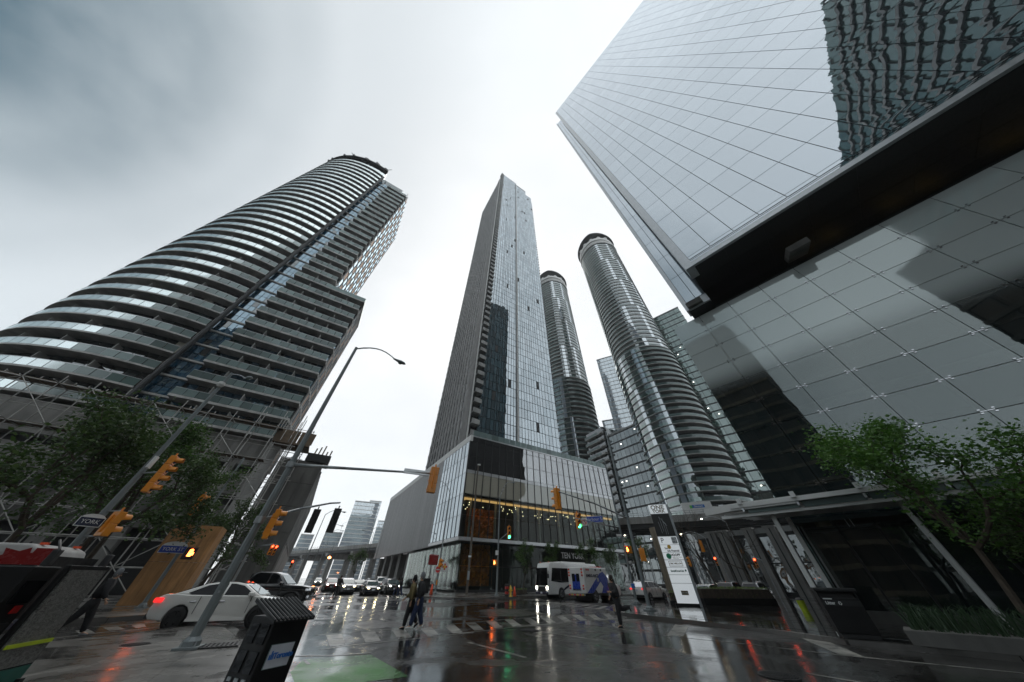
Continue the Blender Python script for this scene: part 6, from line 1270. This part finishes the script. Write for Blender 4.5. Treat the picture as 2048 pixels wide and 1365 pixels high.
    MB().box((xe - .06, 0, zs + .16), (.16, W_ * .72, .14)).build('lower_intake', 'plastic_black', t, bevel=.03); MB().box((xr + .06, 0, zs + .18), (.16, W_ * .78, .16)).build('rear_bumper', 'plastic_black', t, bevel=.03)
    if plate: MB().box((xf(gz - .15) + .045, 0, zs + .3), (.02, .31, .15)).build('number_plate', 'plate_white', t); MB().box((xf(.75, False) - .02, 0, tz - .12), (.03, .31, .15)).build('number_plate', 'plate_white', t)
    if kind == 'suv':
        for sg in (-1, 1): MB().bar((.1, sg * yhi * .95, zt + .05), (-1.6, sg * yhi * .95, zt + .05), .04, .04).build('roof_rail', 'galv', t)
    t.scale = (sc_, sc_, sc_); return t
sed = car('white_saloon', 'glossy white saloon car with black wheels behind the near grey pole', 'sedan', (-12.62, 16.75), R_(20.5), 'pearl_paint', 'rim_black', 'turn_lamp', tail='tail_lamp')
MB().add([(x, s_ * (.62 - .0), z) for s_ in (-1, 1) for x, z in ((.38, 1.405), (.03, 1.47), (-.5, 1.487), (-.98, 1.415))], [(0, 1, 5, 4), (1, 2, 6, 5), (2, 3, 7, 6)]).build('black_roof', 'black_car', sed)
pk = car('black_pickup', 'black pickup truck driving behind the white saloon', 'pickup', (-16.0, 23.6), R_(14), 'black_car', 'rim_black', 'chrome', tail='tail_lamp')
MB().box((2.86, 0, .68), (.16, 1.8, .16)).build('chrome_bumper', 'chrome', pk, bevel=.04); text('TRD', .2, 'galv', pk, (-1.9, -.99, 1.22), bold=.004)
MB().bar((-.9, -.7, 1.36), (-.9, .7, 1.36), .06, .06).bar((-.9, -.7, 1.3), (-.9, -.7, 1.75), .06, .06).bar((-.9, .7, 1.3), (-.9, .7, 1.75), .06, .06).bar((-.9, -.7, 1.75), (-.9, .7, 1.75), .06, .06).build('bed_rack', 'plastic_black', pk)
QA = math.atan2(-.848, .53) ; QG = 'cars queuing towards the junction'
def qpos(px, py): return g(px, py)
for (lb, kind, px, py, paint, lampm) in (
    ('dark red SUV at the left of the front row of the queue', 'suv', 658, 1184, 'red_car', 'head_lamp_white'), ('silver SUV with lit headlights behind the standing cyclist', 'suv', 690, 1190.5, 'silver_car', 'head_lamp'),
    ('dark saloon half hidden between the silver SUV and the grey saloon', 'sedan', 713, 1183, 'dark_blue_car', 'head_lamp_white'), ('pale grey saloon in the second row of the queue', 'sedan', 723, 1181, 'silver_car', 'head_lamp_white'),
    ('dark blue hatchback with lit lamps in the front row of the queue', 'hatch', 741, 1192, 'dark_blue_car', 'head_lamp'), ('white pickup behind the dark hatchback in the queue', 'pickup', 762, 1184, 'white_paint', 'chrome'), ('dark SUV at the right end of the queue beside the striped shirt', 'suv', 783, 1189, 'black_car', 'head_lamp_white'),
    ('white car in the back row of the queue', 'sedan', 699, 1176, 'white_paint', 'chrome'), ('grey car at the back of the queue beside the podium', 'suv', 741, 1176, 'grey_car', 'chrome')):
    p = qpos(px, py); car('queuing_car', lb, kind, p - Vector((math.cos(QA), math.sin(QA))) * (SPEC[kind]['L'] / 2 - .5), QA + R_(random.uniform(-3, 3)), paint, lamps=lampm, group=QG, glassm='car_glass', front_extra=False)
car('white_suv', 'white SUV alone in the far distance on the wet street at the left', 'suv', qpos(632, 1172), QA, 'white_paint', lamps='head_lamp_white')
car('white_suv', 'white SUV seen from behind between the plaza poles and the pylon sign', 'suv', (15.9, 40.6), A58 + R_(4), 'pearl_paint', tail='tail_lamp')
for lb, kind, px, r, paint, a in (('small black car with white roof behind the hedge', 'hatch', 1416, 47., 'black_car', .9), ('black SUV with lit tail lamps behind the hedge', 'suv', 1462, 50., 'black_car', .95), ('dark grey car with lit tail lamps, right of the black SUV behind the hedge', 'suv', 1510, 50., 'grey_car', 1.05)):
    xy = pol(azel(px, 1170)[0], r); o = car('parked_car', lb, kind, xy, A58 + .12, paint, tail='tail_lamp', roof='white_paint' if kind == 'hatch' else None)
# ---- shuttle bus
def bus(label, xy, ang, L, H, scheme='swoosh', W_=2.45, name='shuttle_bus', paint='white_paint'):
    t = thing(name, label, 'bus', (xy[0], xy[1], 0), ang); z0 = .38
    b = MB(); out = [(L / 2 - .05, z0), (L / 2, 1.1), (L / 2 - .12, H * .62), (L / 2 - .42, H - .12), (L / 2 - .7, H), (-L / 2 + .25, H), (-L / 2, H - .3), (-L / 2, z0 + .1), (-L / 2 + .1, z0)]
    wr = .46; rx, fx = -L / 2 + 2.0, L / 2 - 2.1; out = out + arch(rx, wr * 1.15, wr, z0=z0)[::-1] + arch(fx, wr * 1.15, wr, z0=z0)[::-1]
    n = len(out); b.add([(x, s * W_ / 2 * (1 - .06 * max(0, (z - H * .85) / (H * .15))), z) for s in (-1, 1) for x, z in out], [tuple(range(n)), tuple(range(n, 2 * n))[::-1]] + [(i, n + i, n + (i + 1) % n, (i + 1) % n) for i in range(n)]); b.build('body', paint, t, bevel=.07, seg=3, smooth=True)
    for x in (rx, fx):
        MB().lathe([(wr * 1.14, -W_ * .46), (wr * 1.14, W_ * .46)], 20, axis='y').build('wheel_well', 'signal_black', t, (x, 0, wr))
        for y in (-1, 1): wheel(t, x, y * (W_ / 2 - .15), wr, .28, 'rim_silver', 8)
    for s in (-1, 1):
        y = s * (W_ / 2 + .012)
        MB().add([(x, y, z) for x, z in ((L / 2 - .5, 1.55), (L / 2 - .75, H - .55), (-L / 2 + .5, H - .55), (-L / 2 + .5, 1.62), (L / 2 - 2., 1.42))], [(0, 1, 2, 3, 4)]).build('side_glass', 'car_glass', t)
        for i in range(4): x = L / 2 - 2.1 - i * (L - 3.2) / 4; MB().box((x, s * (W_ / 2 + .02), 2.), (.05, .02, 1.)).build('window_bar', 'plastic_black', t)
        if scheme == 'swoosh':
            MB().add([(x, s * (W_ / 2 + .02), z) for x, z in ((L / 2 - 2.2, .55), (L / 2 - 2.0, .55), (L / 2 - 3.2, 1.2), (L / 2 - 5., 1.6), (L / 2 - 6., 1.62), (L / 2 - 3.5, 1.3), (L / 2 - 2.6, .95))], [tuple(range(7))]).build('dark_swoosh', 'navy_paint', t)
            MB().add([(x, s * (W_ / 2 + .022), z) for x, z in ((L / 2 - 3.4, .9), (L / 2 - 3.2, .9), (L / 2 - 4.5, 1.5), (L / 2 - 6.2, 1.5), (L / 2 - 4.6, 1.3))], [tuple(range(5))]).build('blue_swoosh', 'blue_paint', t)
        m = MB().box((0, 0, 0), (.18, .2, .4)).build('mirror', 'plastic_black', t, (L / 2 + .15, s * (W_ / 2 + .2), 2.0), bevel=.03); MB().bar((0, 0, .2), (-.3, -s * .2, .45), .04, .04).build('mirror_arm', 'plastic_black', m)
    MB().add([(L / 2 + .02 - (z - 1.1) * .095, y, z) for y, z in ((-W_ * .44, 1.15), (W_ * .44, 1.15), (W_ * .42, H - .55), (-W_ * .42, H - .55))], [(0, 1, 2, 3)]).build('windscreen', 'car_glass', t)
    MB().box((L / 2 - .02, 0, .75), (.1, W_ * .6, .62)).build('grille', 'signal_black', t, bevel=.03); MB().box((L / 2 + .02, 0, .5), (.16, W_ * .9, .22)).build('bumper', 'navy_paint', t, bevel=.04); MB().box((L / 2 + .11, 0, .52), (.02, .32, .16)).build('number_plate', 'plate_white', t)
    for s in (-1, 1): MB().lathe([(.13, -.04), (.13, .05)], 14, axis='x').build('headlight', 'head_lamp_white' if scheme == 'swoosh' else 'chrome', t, (L / 2 - .01, s * W_ * .4, .95)); MB().box((L / 2 - .62, s * .8, H + .02), (.16, .12, .06)).build('marker_lamp', 'cone_orange', t)
    MB().box((-.6, 0, H + .05), (L * .5, W_ * .6, .14)).build('roof_unit', 'white_paint', t, bevel=.04)
    return t
c = pol(4.6, 43.2); f = Vector((math.cos(A58 + math.pi + .05), math.sin(A58 + math.pi + .05))); ctr = c - f * 4.2 + Vector((.7, 0)); bus('white shuttle bus with dark blue swooshes parked behind the ambulance', ctr, A58 + math.pi + .05, 9., 3.3)
tb = bus('white and red coach partly hidden behind the left signal pole', pol(-63.2, 21.8), R_(26), 9.5, 2.34, 'leaf', name='coach', paint='slab_white')
rs = random.Random(2)
for i in range(5):
    x = 4.1 - i * 1.15; pts = [(x + rs.uniform(.3, .62) * (1 if k % 2 else .6) * math.cos(k * .449) * 1.3, 1.98 + .3 * (1 if k % 2 else .55) * math.sin(k * .449)) for k in range(14)]
    MB().add([(px, -1.25 - .002 * i, min(2.24, max(1.8, pz))) for px, pz in pts], [tuple(range(14))]).build('red_leaf', 'red_car', tb)
MB().box((4.55, -1.243, 2.02), (.5, .02, .42)).build('red_panel', 'red_car', tb); MB().box((4.76, 0, 1.3), (.06, 2.3, 1.5)).build('front_panel', 'black_paint', tb)
MB().box((0, -1.245, 1.18), (9.3, .03, 1.3)).build('black_band', 'black_paint', tb)
# ---- ambulance
def ambulance():
    xy = pol(13.7, 40.2); ang = A58 + .1; t = thing('ambulance', 'white and blue ambulance seen from behind in front of the shuttle bus', 'ambulance', (xy[0], xy[1], 0), ang); W_ = 2.25
    MB().box((-1.15, 0, 1.66), (3.9, W_, 2.06)).build('box_body', 'white_paint', t, bevel=.1, seg=3); b = MB(); out = [(.75, .5), (.75, 2.15), (1.05, 2.25), (1.45, 2.18), (2.05, 1.45), (2.85, 1.3), (3.05, 1.05), (3.05, .5), (2.7, .42)] + arch(2.15, .47, .4, z0=.42)[::-1] + [(.85, .42)]
    n = len(out); b.add([(x, s * (.98 if z < 1.5 else .86), z) for s in (-1, 1) for x, z in out], [tuple(range(n)), tuple(range(n, 2 * n))[::-1]] + [(i, n + i, n + (i + 1) % n, (i + 1) % n) for i in range(n)]); b.build('cab', 'white_paint', t, bevel=.06, seg=3, smooth=True)
    for x in (-1.65, 2.15):
        MB().lathe([(.46, -.95), (.46, .95)], 20, axis='y').build('wheel_well', 'signal_black', t, (x, 0, .4))
        for y in (-1, 1): wheel(t, x, y * (W_ / 2 - .1 if x < 0 else .88), .4, .26, 'rim_silver', 6)
        if x < 0:
            for y in (-1, 1): MB().lathe([(.5, -.012), (.5, .012)], 20, axis='y').build('arch_trim', 'signal_black', t, (x, y * (W_ / 2 - .01), .46))
    for s in (-1, 1):
        Y = s * (W_ / 2 + .012)
        MB().add([(x, Y, z) for x, z in ((-2.9, .68), (-1.95, .68), (-.5, 1.55), (-.15, 1.2), (-.55, .68), (.78, .68), (.78, 1.9), (.1, 2.35), (-.5, 2.2))], [(0, 1, 2, 8), (2, 3, 7, 8), (3, 4, 5, 6), (3, 6, 7)]).build('blue_livery', 'blue_paint', t)
        text('AMBULANCE', .34, 'navy_paint', t, (-1.75, s * (W_ / 2 + .02), 2.0), (math.pi / 2, 0, 0 if s < 0 else math.pi), bold=.008)
        for x in (-2.6, -2.3, -1.1, -.2): MB().box((x, s * (W_ / 2 + .02), 2.48), (.2, .03, .16)).build('marker_lamp', 'red_plastic' if x < -2 else 'plastic_black', t)
        MB().add([(x, s * (.885), z) for x, z in ((.95, 1.55), (.95, 2.08), (1.42, 2.05), (1.85, 1.55))], [(0, 1, 2, 3)]).build('side_window', 'car_glass', t); MB().box((1.1, s * .995, 1.2), (.16, .03, .04)).build('door_handle', 'plastic_black', t)
        MB().lathe([(.16, -.01), (.16, .01)], 16, axis='y').build('crest', 'sign_gold', t, (1.2, s * .99, .95)); MB().box((-.9, s * (W_ / 2 + .016), 1.7), (.3, .01, .3)).build('hatch_outline', 'galv', t)
        m = MB().box((0, 0, 0), (.12, .2, .3)).build('mirror', 'plastic_black', t, (1.75, s * 1.18, 1.6), bevel=.02)
    MB().add([(1.42 + .02, -.7, 2.16), (1.42 + .02, .7, 2.16), (2.06, .78, 1.5), (2.06, -.78, 1.5)], [(0, 1, 2, 3)]).build('windscreen', 'car_glass', t)
    X = -3.1 - .012
    MB().box((X, 0, 1.62), (.02, 1.2, 1.5)).build('rear_door_panel', 'white_paint', t)
    for s in (-1, 1): MB().box((X - .015, s * .3, 1.85), (.02, .42, .62)).build('rear_window', 'car_glass', t); MB().box((X - .02, s * .01, 1.5), (.02, .06, 1.2)).build('rear_livery', 'blue_paint', t)
    MB().box((X - .012, 0, 1.5), (.02, 1.05, 1.15)).build('rear_blue', 'blue_paint', t)
    for s in (-1, 1):
        for z, m in ((2.5, 'red_plastic'), (2.25, 'cone_orange'), (2.02, 'red_plastic'), (1.0, 'red_plastic'), (1.22, 'cone_orange')): MB().box((X - .01, s * .9, z), (.04, .2, .14)).build('rear_lamp', m, t, bevel=.01)
    text('AMBULANCE', .2, 'navy_paint', t, (X - .03, 0, .92), (math.pi / 2, 0, -math.pi / 2), bold=.005); MB().box((-3.2, 0, .55), (.24, W_ * .92, .14)).build('rear_step', 'galv', t, bevel=.02)
    for i in range(6): MB().box((-3.33, -.9 + .36 * i, .55), (.02, .2, .12)).build('chevron', 'sign_red' if i % 2 else 'hydrant_yellow', t)
    MB().box((.35, 0, 2.73), (.4, 1.5, .1)).build('light_bar', 'red_plastic', t, bevel=.02); MB().box((3.04, 0, .85), (.06, 1.2, .3)).build('grille', 'signal_black', t); MB().box((3.1, 0, .55), (.14, 1.9, .2)).build('front_bumper', 'plastic_black', t)
ambulance()
# ---- hire truck on the expressway
def truck():
    i = 5; u = (DECK[6] - DECK[5]).normalized(); n_ = Vector((-u[1], u[0])); L0 = pol(29.8, 88.); 
    xy = DECK[5] + u * ((L0 - DECK[5]).dot(u) + 4.2) + n_ * 2.4; ang = math.atan2(u[1], u[0]); t = thing('box_truck', 'white hire truck with a blue and green Discount panel on the expressway', 'truck', (xy[0], xy[1], 12.7), ang)
    MB().box((-1.2, 0, 2.05), (6.4, 2.4, 2.7)).build('box', 'white_paint', t, bevel=.05); b = MB(); out = [(2.1, .5), (2.1, 2.35), (2.9, 2.3), (3.5, 1.5), (4.4, 1.25), (4.5, .5)]; n = len(out); b.add([(x, s * 1., z) for s in (-1, 1) for x, z in out], [tuple(range(n)), tuple(range(n, 2 * n))[::-1]] + [(k, n + k, n + (k + 1) % n, (k + 1) % n) for k in range(n)]); b.build('cab', 'white_paint', t, bevel=.06)
    for s in (-1, 1):
        MB().box((-.9, s * 1.215, 2.5), (2.7, .03, .62)).build('sign_panel', 'sign_blue2', t); MB().box((-2.5, s * 1.215, 2.45), (.55, .03, .62)).build('green_panel', 'sign_lgreen', t); text('Discount', .52, 'sign_white', t, (-.9, s * 1.235, 2.5), (math.pi / 2, 0, 0 if s < 0 else math.pi), bold=.012)
        MB().add([(x, s * 1.012, z) for x, z in ((2.3, 1.5), (2.3, 2.15), (2.85, 2.1), (3.3, 1.5))], [(0, 1, 2, 3)]).build('side_window', 'car_glass', t)
        for x in (-3., 3.3): wheel(t, x, s * .95, .42, .26)
    MB().box((-.5, 0, .6), (7., 1.2, .3)).build('chassis', 'plastic_black', t)
truck()
# ============================================================ PEOPLE  (local +X is the way they face; skeleton grown with a Skin modifier)
def skin_obj(name, verts, edges, radii, mat, parent, root=0, sub=1):
    me = bpy.data.meshes.new(name); me.from_pydata([tuple(v) for v in verts], edges, []); me.materials.append(M[mat]); o = link(name, me, parent)
    m = o.modifiers.new('skin', 'SKIN'); m.use_smooth_shade = True
    for i, r in enumerate(radii): d = me.skin_vertices[0].data[i]; d.radius = (r, r) if not isinstance(r, tuple) else r; d.use_root = (i == root)
    s = o.modifiers.new('sub', 'SUBSURF'); s.levels = s.render_levels = sub; return o
def person(label, xy, ang, h=1.75, legs=((.3, .1), (-.25, .35)), arms=((-.3, .4), (.35, .5)), lean=.05, top='cloth_black', bottom='denim', shoes='cloth_black', skin='skin', head='hair', cap=None, z0=0., bag=None, armout=(.12, .12), long=0., hood=False, turn=0., fingers=True):
    """legs: (hip swing forward, knee bend) left/right; arms: (shoulder swing forward, elbow bend)"""
    t = thing('person', label, 'person', (xy[0], xy[1], z0), ang); k = h / 1.75
    def rot(v, a): return Vector((v[0] * math.cos(a) + v[2] * math.sin(a), v[1], -v[0] * math.sin(a) + v[2] * math.cos(a)))
    pel = Vector((0, 0, .93)); chest = pel + rot((0, 0, .38), lean); neck = pel + rot((0, 0, .53), lean); hd = neck + rot((0, 0, .1), lean * 1.6); crown = hd + rot((.01, 0, .14), lean)
    V = [pel, pel + rot((0, 0, .18), lean), chest, neck, hd, crown]; E = [(0, 1), (1, 2), (2, 3), (3, 4), (4, 5)]; RR = [(.15, .11), (.135, .1), (.17, .115), .055, (.085, .1), .06]
    L = []; A = []; ft = []
    for s, (sw, kn) in zip((1, -1), legs):
        hip = pel + Vector((0, s * .095, -.04)); kne = hip + rot((0, 0, -.43), -sw); ank = kne + rot((0, 0, -.42), -sw + kn); toe = ank + rot((.17, 0, -.055), -sw + kn if sw < 0 else 0.); heel = ank + rot((-.05, 0, -.06), -sw + kn if sw < 0 else 0.); L.append((hip, kne, ank, toe, heel)); ft += [toe.z, heel.z]
    for s, (sw, el), ao in zip((1, -1), arms, armout):
        sh = chest + rot((0, s * .185, .075), lean); elb = sh + rot((0, 0, -.29), -sw) + Vector((0, s * ao, 0)); wri = elb + rot((0, 0, -.25), -sw - el); dr = (wri - elb).normalized(); A.append((sh, elb, wri, dr))
    dz = .03 - min(ft)
    def up(v): return (v + Vector((0, 0, dz))) * k
    # body: one continuous mesh (head, neck, trunk, arms with hands, legs)
    v = [up(p) for p in V]; e = list(E); r = [tuple(x * k * .8 for x in q) if isinstance(q, tuple) else q * k * .8 for q in RR]; r[4] = (.082 * k, .098 * k); r[5] = .07 * k; r[3] = .05 * k
    for (hip, kne, ank, toe, heel) in L:
        i = len(v); v += [up(hip), up(kne), up(ank), up(toe)]; r += [.07 * k, .048 * k, .034 * k, .03 * k]; e += [(0, i), (i, i + 1), (i + 1, i + 2), (i + 2, i + 3)]
    for (sh, elb, wri, dr) in A:
        i = len(v); palm = wri + dr * .07; v += [up(sh), up(elb), up(wri), up(palm)]; r += [.045 * k, .035 * k, .026 * k, (.034 * k, .018 * k)]; e += [(2, i), (i, i + 1), (i + 1, i + 2), (i + 2, i + 3)]
        if fingers:
            side = dr.cross(Vector((0, 1, 0))).normalized()
            for q, (off, ln) in enumerate(((-.028, .06), (-.01, .075), (.01, .08), (.028, .065))):
                j = len(v); a = palm + side * off + dr * .03; b_ = a + dr * ln * .6; c = b_ + (dr * .6 + Vector((0, -.5 if sh.y > 0 else .5, 0))).normalized() * ln * .5; v += [up(a), up(b_), up(c)]; r += [.0095 * k, .009 * k, .0075 * k]; e += [(i + 3, j), (j, j + 1), (j + 1, j + 2)]
            j = len(v); a = wri + dr * .03 + side * .035; b_ = a + (dr * .7 + side * .6).normalized() * .05; v += [up(a), up(b_)]; r += [.011 * k, .009 * k]; e += [(i + 2, j), (j, j + 1)]
    skin_obj('body', v, e, r, skin, t)
    nose = up(hd) + rot((.1 * k, 0, .0), turn); MB().lathe([(.001, -.02 * k), (.016 * k, -.012 * k), (.004 * k, .025 * k)], 6).build('nose', skin, t, nose)
    for s in (-1, 1): MB().lathe([(.001, -.022 * k), (.014 * k, 0), (.001, .026 * k)], 6).build('ear', skin, t, up(hd) + Vector((0, s * .088 * k, .01 * k))); MB().lathe([(.001, -.009 * k), (.011 * k, 0), (.001, .009 * k)], 6).build('eye', 'hair', t, up(hd) + Vector((.085 * k, s * .033 * k, .025 * k)))
    MB().box((.087 * k, 0, -.055 * k), (.012 * k, .045 * k, .01 * k)).build('mouth', 'cloth_red', t, up(hd))
    # jacket and trousers
    jv = [up(pel + Vector((0, 0, -.02 - long))), up(V[1]), up(chest), up(neck + Vector((0, 0, -.02)))]; je = [(0, 1), (1, 2), (2, 3)]; jr = [(.28 * k, .22 * k), (.27 * k, .21 * k), (.31 * k, .22 * k), .1 * k]
    for (sh, elb, wri, dr) in A: i = len(jv); jv += [up(sh), up(elb), up(wri - dr * .02)]; jr += [.115 * k, .092 * k, .066 * k]; je += [(2, i), (i, i + 1), (i + 1, i + 2)]
    skin_obj('jacket', jv, je, jr, top, t)
    tv = [up(pel + Vector((0, 0, .06))), up(pel)]; te = [(0, 1)]; tr = [(.22 * k, .16 * k), (.23 * k, .17 * k)]
    for (hip, kne, ank, toe, heel) in L: i = len(tv); tv += [up(hip + Vector((0, 0, -.06))), up(kne), up(ank + Vector((0, 0, .0)))]; tr += [.155 * k, .118 * k, .088 * k]; te += [(1, i), (i, i + 1), (i + 1, i + 2)]
    skin_obj('trousers', tv, te, tr, bottom, t)
    for (hip, kne, ank, toe, heel) in L: skin_obj('shoe', [up(heel), up(ank + Vector((.01, 0, -.035))), up(toe)], [(0, 1), (1, 2)], [(.045 * k, .04 * k), (.05 * k, .045 * k), (.042 * k, .03 * k)], shoes, t, 1)
    c = up(hd)
    MB().lathe([(.06 * k, -.09 * k), (.098 * k, -.03 * k), (.108 * k, .05 * k), (.095 * k, .13 * k), (.05 * k, .175 * k), (.005, .185 * k)], 14).build('hair' if not cap else 'cap', head if not cap else cap, t, c + Vector((-.022 * k, 0, .02 * k if not cap else .035 * k)), smooth=True).scale = (1, .92, 1)
    if cap: MB().box((.12 * k, 0, .085 * k), (.13 * k, .15 * k, .015 * k)).build('cap_peak', cap, t, c, bevel=.006)
    if bag: w_ = up(A[1][2] if bag[0] == 'R' else A[0][2]); MB().box((0, 0, -.2), (.24, .08, .3)).build('held_bag', bag[1], t, w_ + Vector((.02, 0, -.05)), bevel=.02)
    return t
WA = math.atan2(-.25, -1.)                                  # walking to the left
d = U58 * -1; WA = math.atan2(d[1] + .35, d[0])
person('man in dark jacket, grey cap and jeans, right of the walking pair on the zebra', g(829, 1262), WA, 1.77, ((.3, .08), (-.2, .18)), ((-.2, .35), (.2, .5)), .1, 'cloth_black', 'denim', 'cloth_white', cap='cloth_grey')
person('person in olive vest holding a pale bag, left of the walking pair on the zebra', g(813, 1259.5), WA, 1.7, ((.22, .08), (-.28, .4)), ((-.2, .3), (.3, .6)), .1, 'cloth_olive', 'cloth_black', 'cloth_black', cap='cloth_black', bag=('R', 'bag_white'))
person('man in black running across the road towards the left', g(1243, 1257), math.pi + .25, 1.8, ((.12, .12), (-.62, 1.15)), ((.35, 1.3), (-.55, 1.35)), .14, 'cloth_black', 'cloth_black', 'cloth_black', armout=(.14, .14))
person('man in black with grey cap walking past the plywood at the left', pol(-48.4, 20.4), A58 + .1, 1.78, ((.38, .1), (-.35, .4)), ((-.3, .3), (.3, .4)), .12, 'cloth_black', 'cloth_black', 'cloth_grey', cap='cloth_grey', z0=0.02)
person('man in white shirt standing at the podium glass', g(911, 1184.5, KH), -1.4, 1.75, ((.05, .0), (-.03, .0)), ((.5, 1.2), (.2, .4)), .05, 'cloth_white', 'cloth_black', z0=KH)
cy = g(668, 1197); person('person in black standing astride a bicycle in front of the silver SUV', cy, -.5, 1.78, ((.1, .05), (-.12, .2)), ((.5, .5), (.45, .5)), .12, 'cloth_black', 'cloth_black')
person('pedestrian in striped shirt crossing at the right end of the car queue', g(790, 1195), math.pi - .2, 1.74, ((.4, .1), (-.35, .4)), ((-.4, .5), (.5, .6)), .06, 'cloth_plaid', 'denim', 'cloth_white')
person('pedestrian in dark coat just right of the striped shirt', g(797, 1195.5), math.pi - .2, 1.72, ((.3, .1), (-.3, .3)), ((-.3, .4), (.9, 1.2)), .06, 'cloth_black', 'denim', 'cloth_white', skin='skin')
person('small figure in dark clothes on the pavement behind the white SUV', pol(27.6, 46.), .4, 1.7, top='cloth_grey', z0=KH)
person('person in white top walking on the pavement beyond the bus', pol(9.2, 53.), .6, 1.7, top='cloth_white', z0=KH)
def bicycle():
    t = thing('bicycle', 'black bicycle held by the person before the silver SUV', 'bicycle', (cy[0] - .25, cy[1] - .3, 0), -.5)
    for x in (-.52, .52):
        n = 24; b = MB(); pts = [(x + .33 * math.cos(2 * math.pi * i / n), 0, .34 + .33 * math.sin(2 * math.pi * i / n)) for i in range(n + 1)]; w_ = b.path(pts, .02, 5).build('wheel', 'rubber', t); sp_ = MB()
        for i in range(8): sp_.bar((x, 0, .34), (x + .32 * math.cos(i * .785), 0, .34 + .32 * math.sin(i * .785)), .006, .006)
        sp_.build('spokes', 'galv', w_)
    MB().path([(-.52, 0, .34), (-.15, 0, .36), (-.28, 0, .86)], .02, 6).path([(-.52, 0, .34), (-.25, 0, .75), (.35, 0, .8), (-.15, 0, .36)], .02, 6).path([(.52, 0, .34), (.36, 0, .85), (.34, 0, 1.)], .02, 6).build('frame', 'black_paint', t); MB().bar((.36, -.28, 1.), (.36, .28, 1.), .03, .03).build('handlebar', 'dark_metal', t); MB().box((-.29, 0, .92), (.24, .13, .06)).build('saddle', 'plastic_black', t, bevel=.02); MB().lathe([(.09, -.012), (.09, .012)], 12, axis='y').build('crank', 'galv', t, (-.15, .04, .34))
bicycle()
# ============================================================ RAIN HAZE over the whole place
def haze():
    m, t = nodes_of('haze_air'); v = nn(t, 'ShaderNodeVolumePrincipled', {'Color': rgba((.9, .93, .95)), 'Density': .0004, 'Anisotropy': .2}); nn(t, 'ShaderNodeOutputMaterial', {1: v.outputs[0]})
    o = MB().box((0, 120, 148), (1180, 1000, 298)).build('haze', 'haze_air'); o['kind'] = 'stuff'; o['label'] = 'thin pale rain haze in the air over the whole junction'; o['category'] = 'haze'; o.display_type = 'WIRE'
haze()
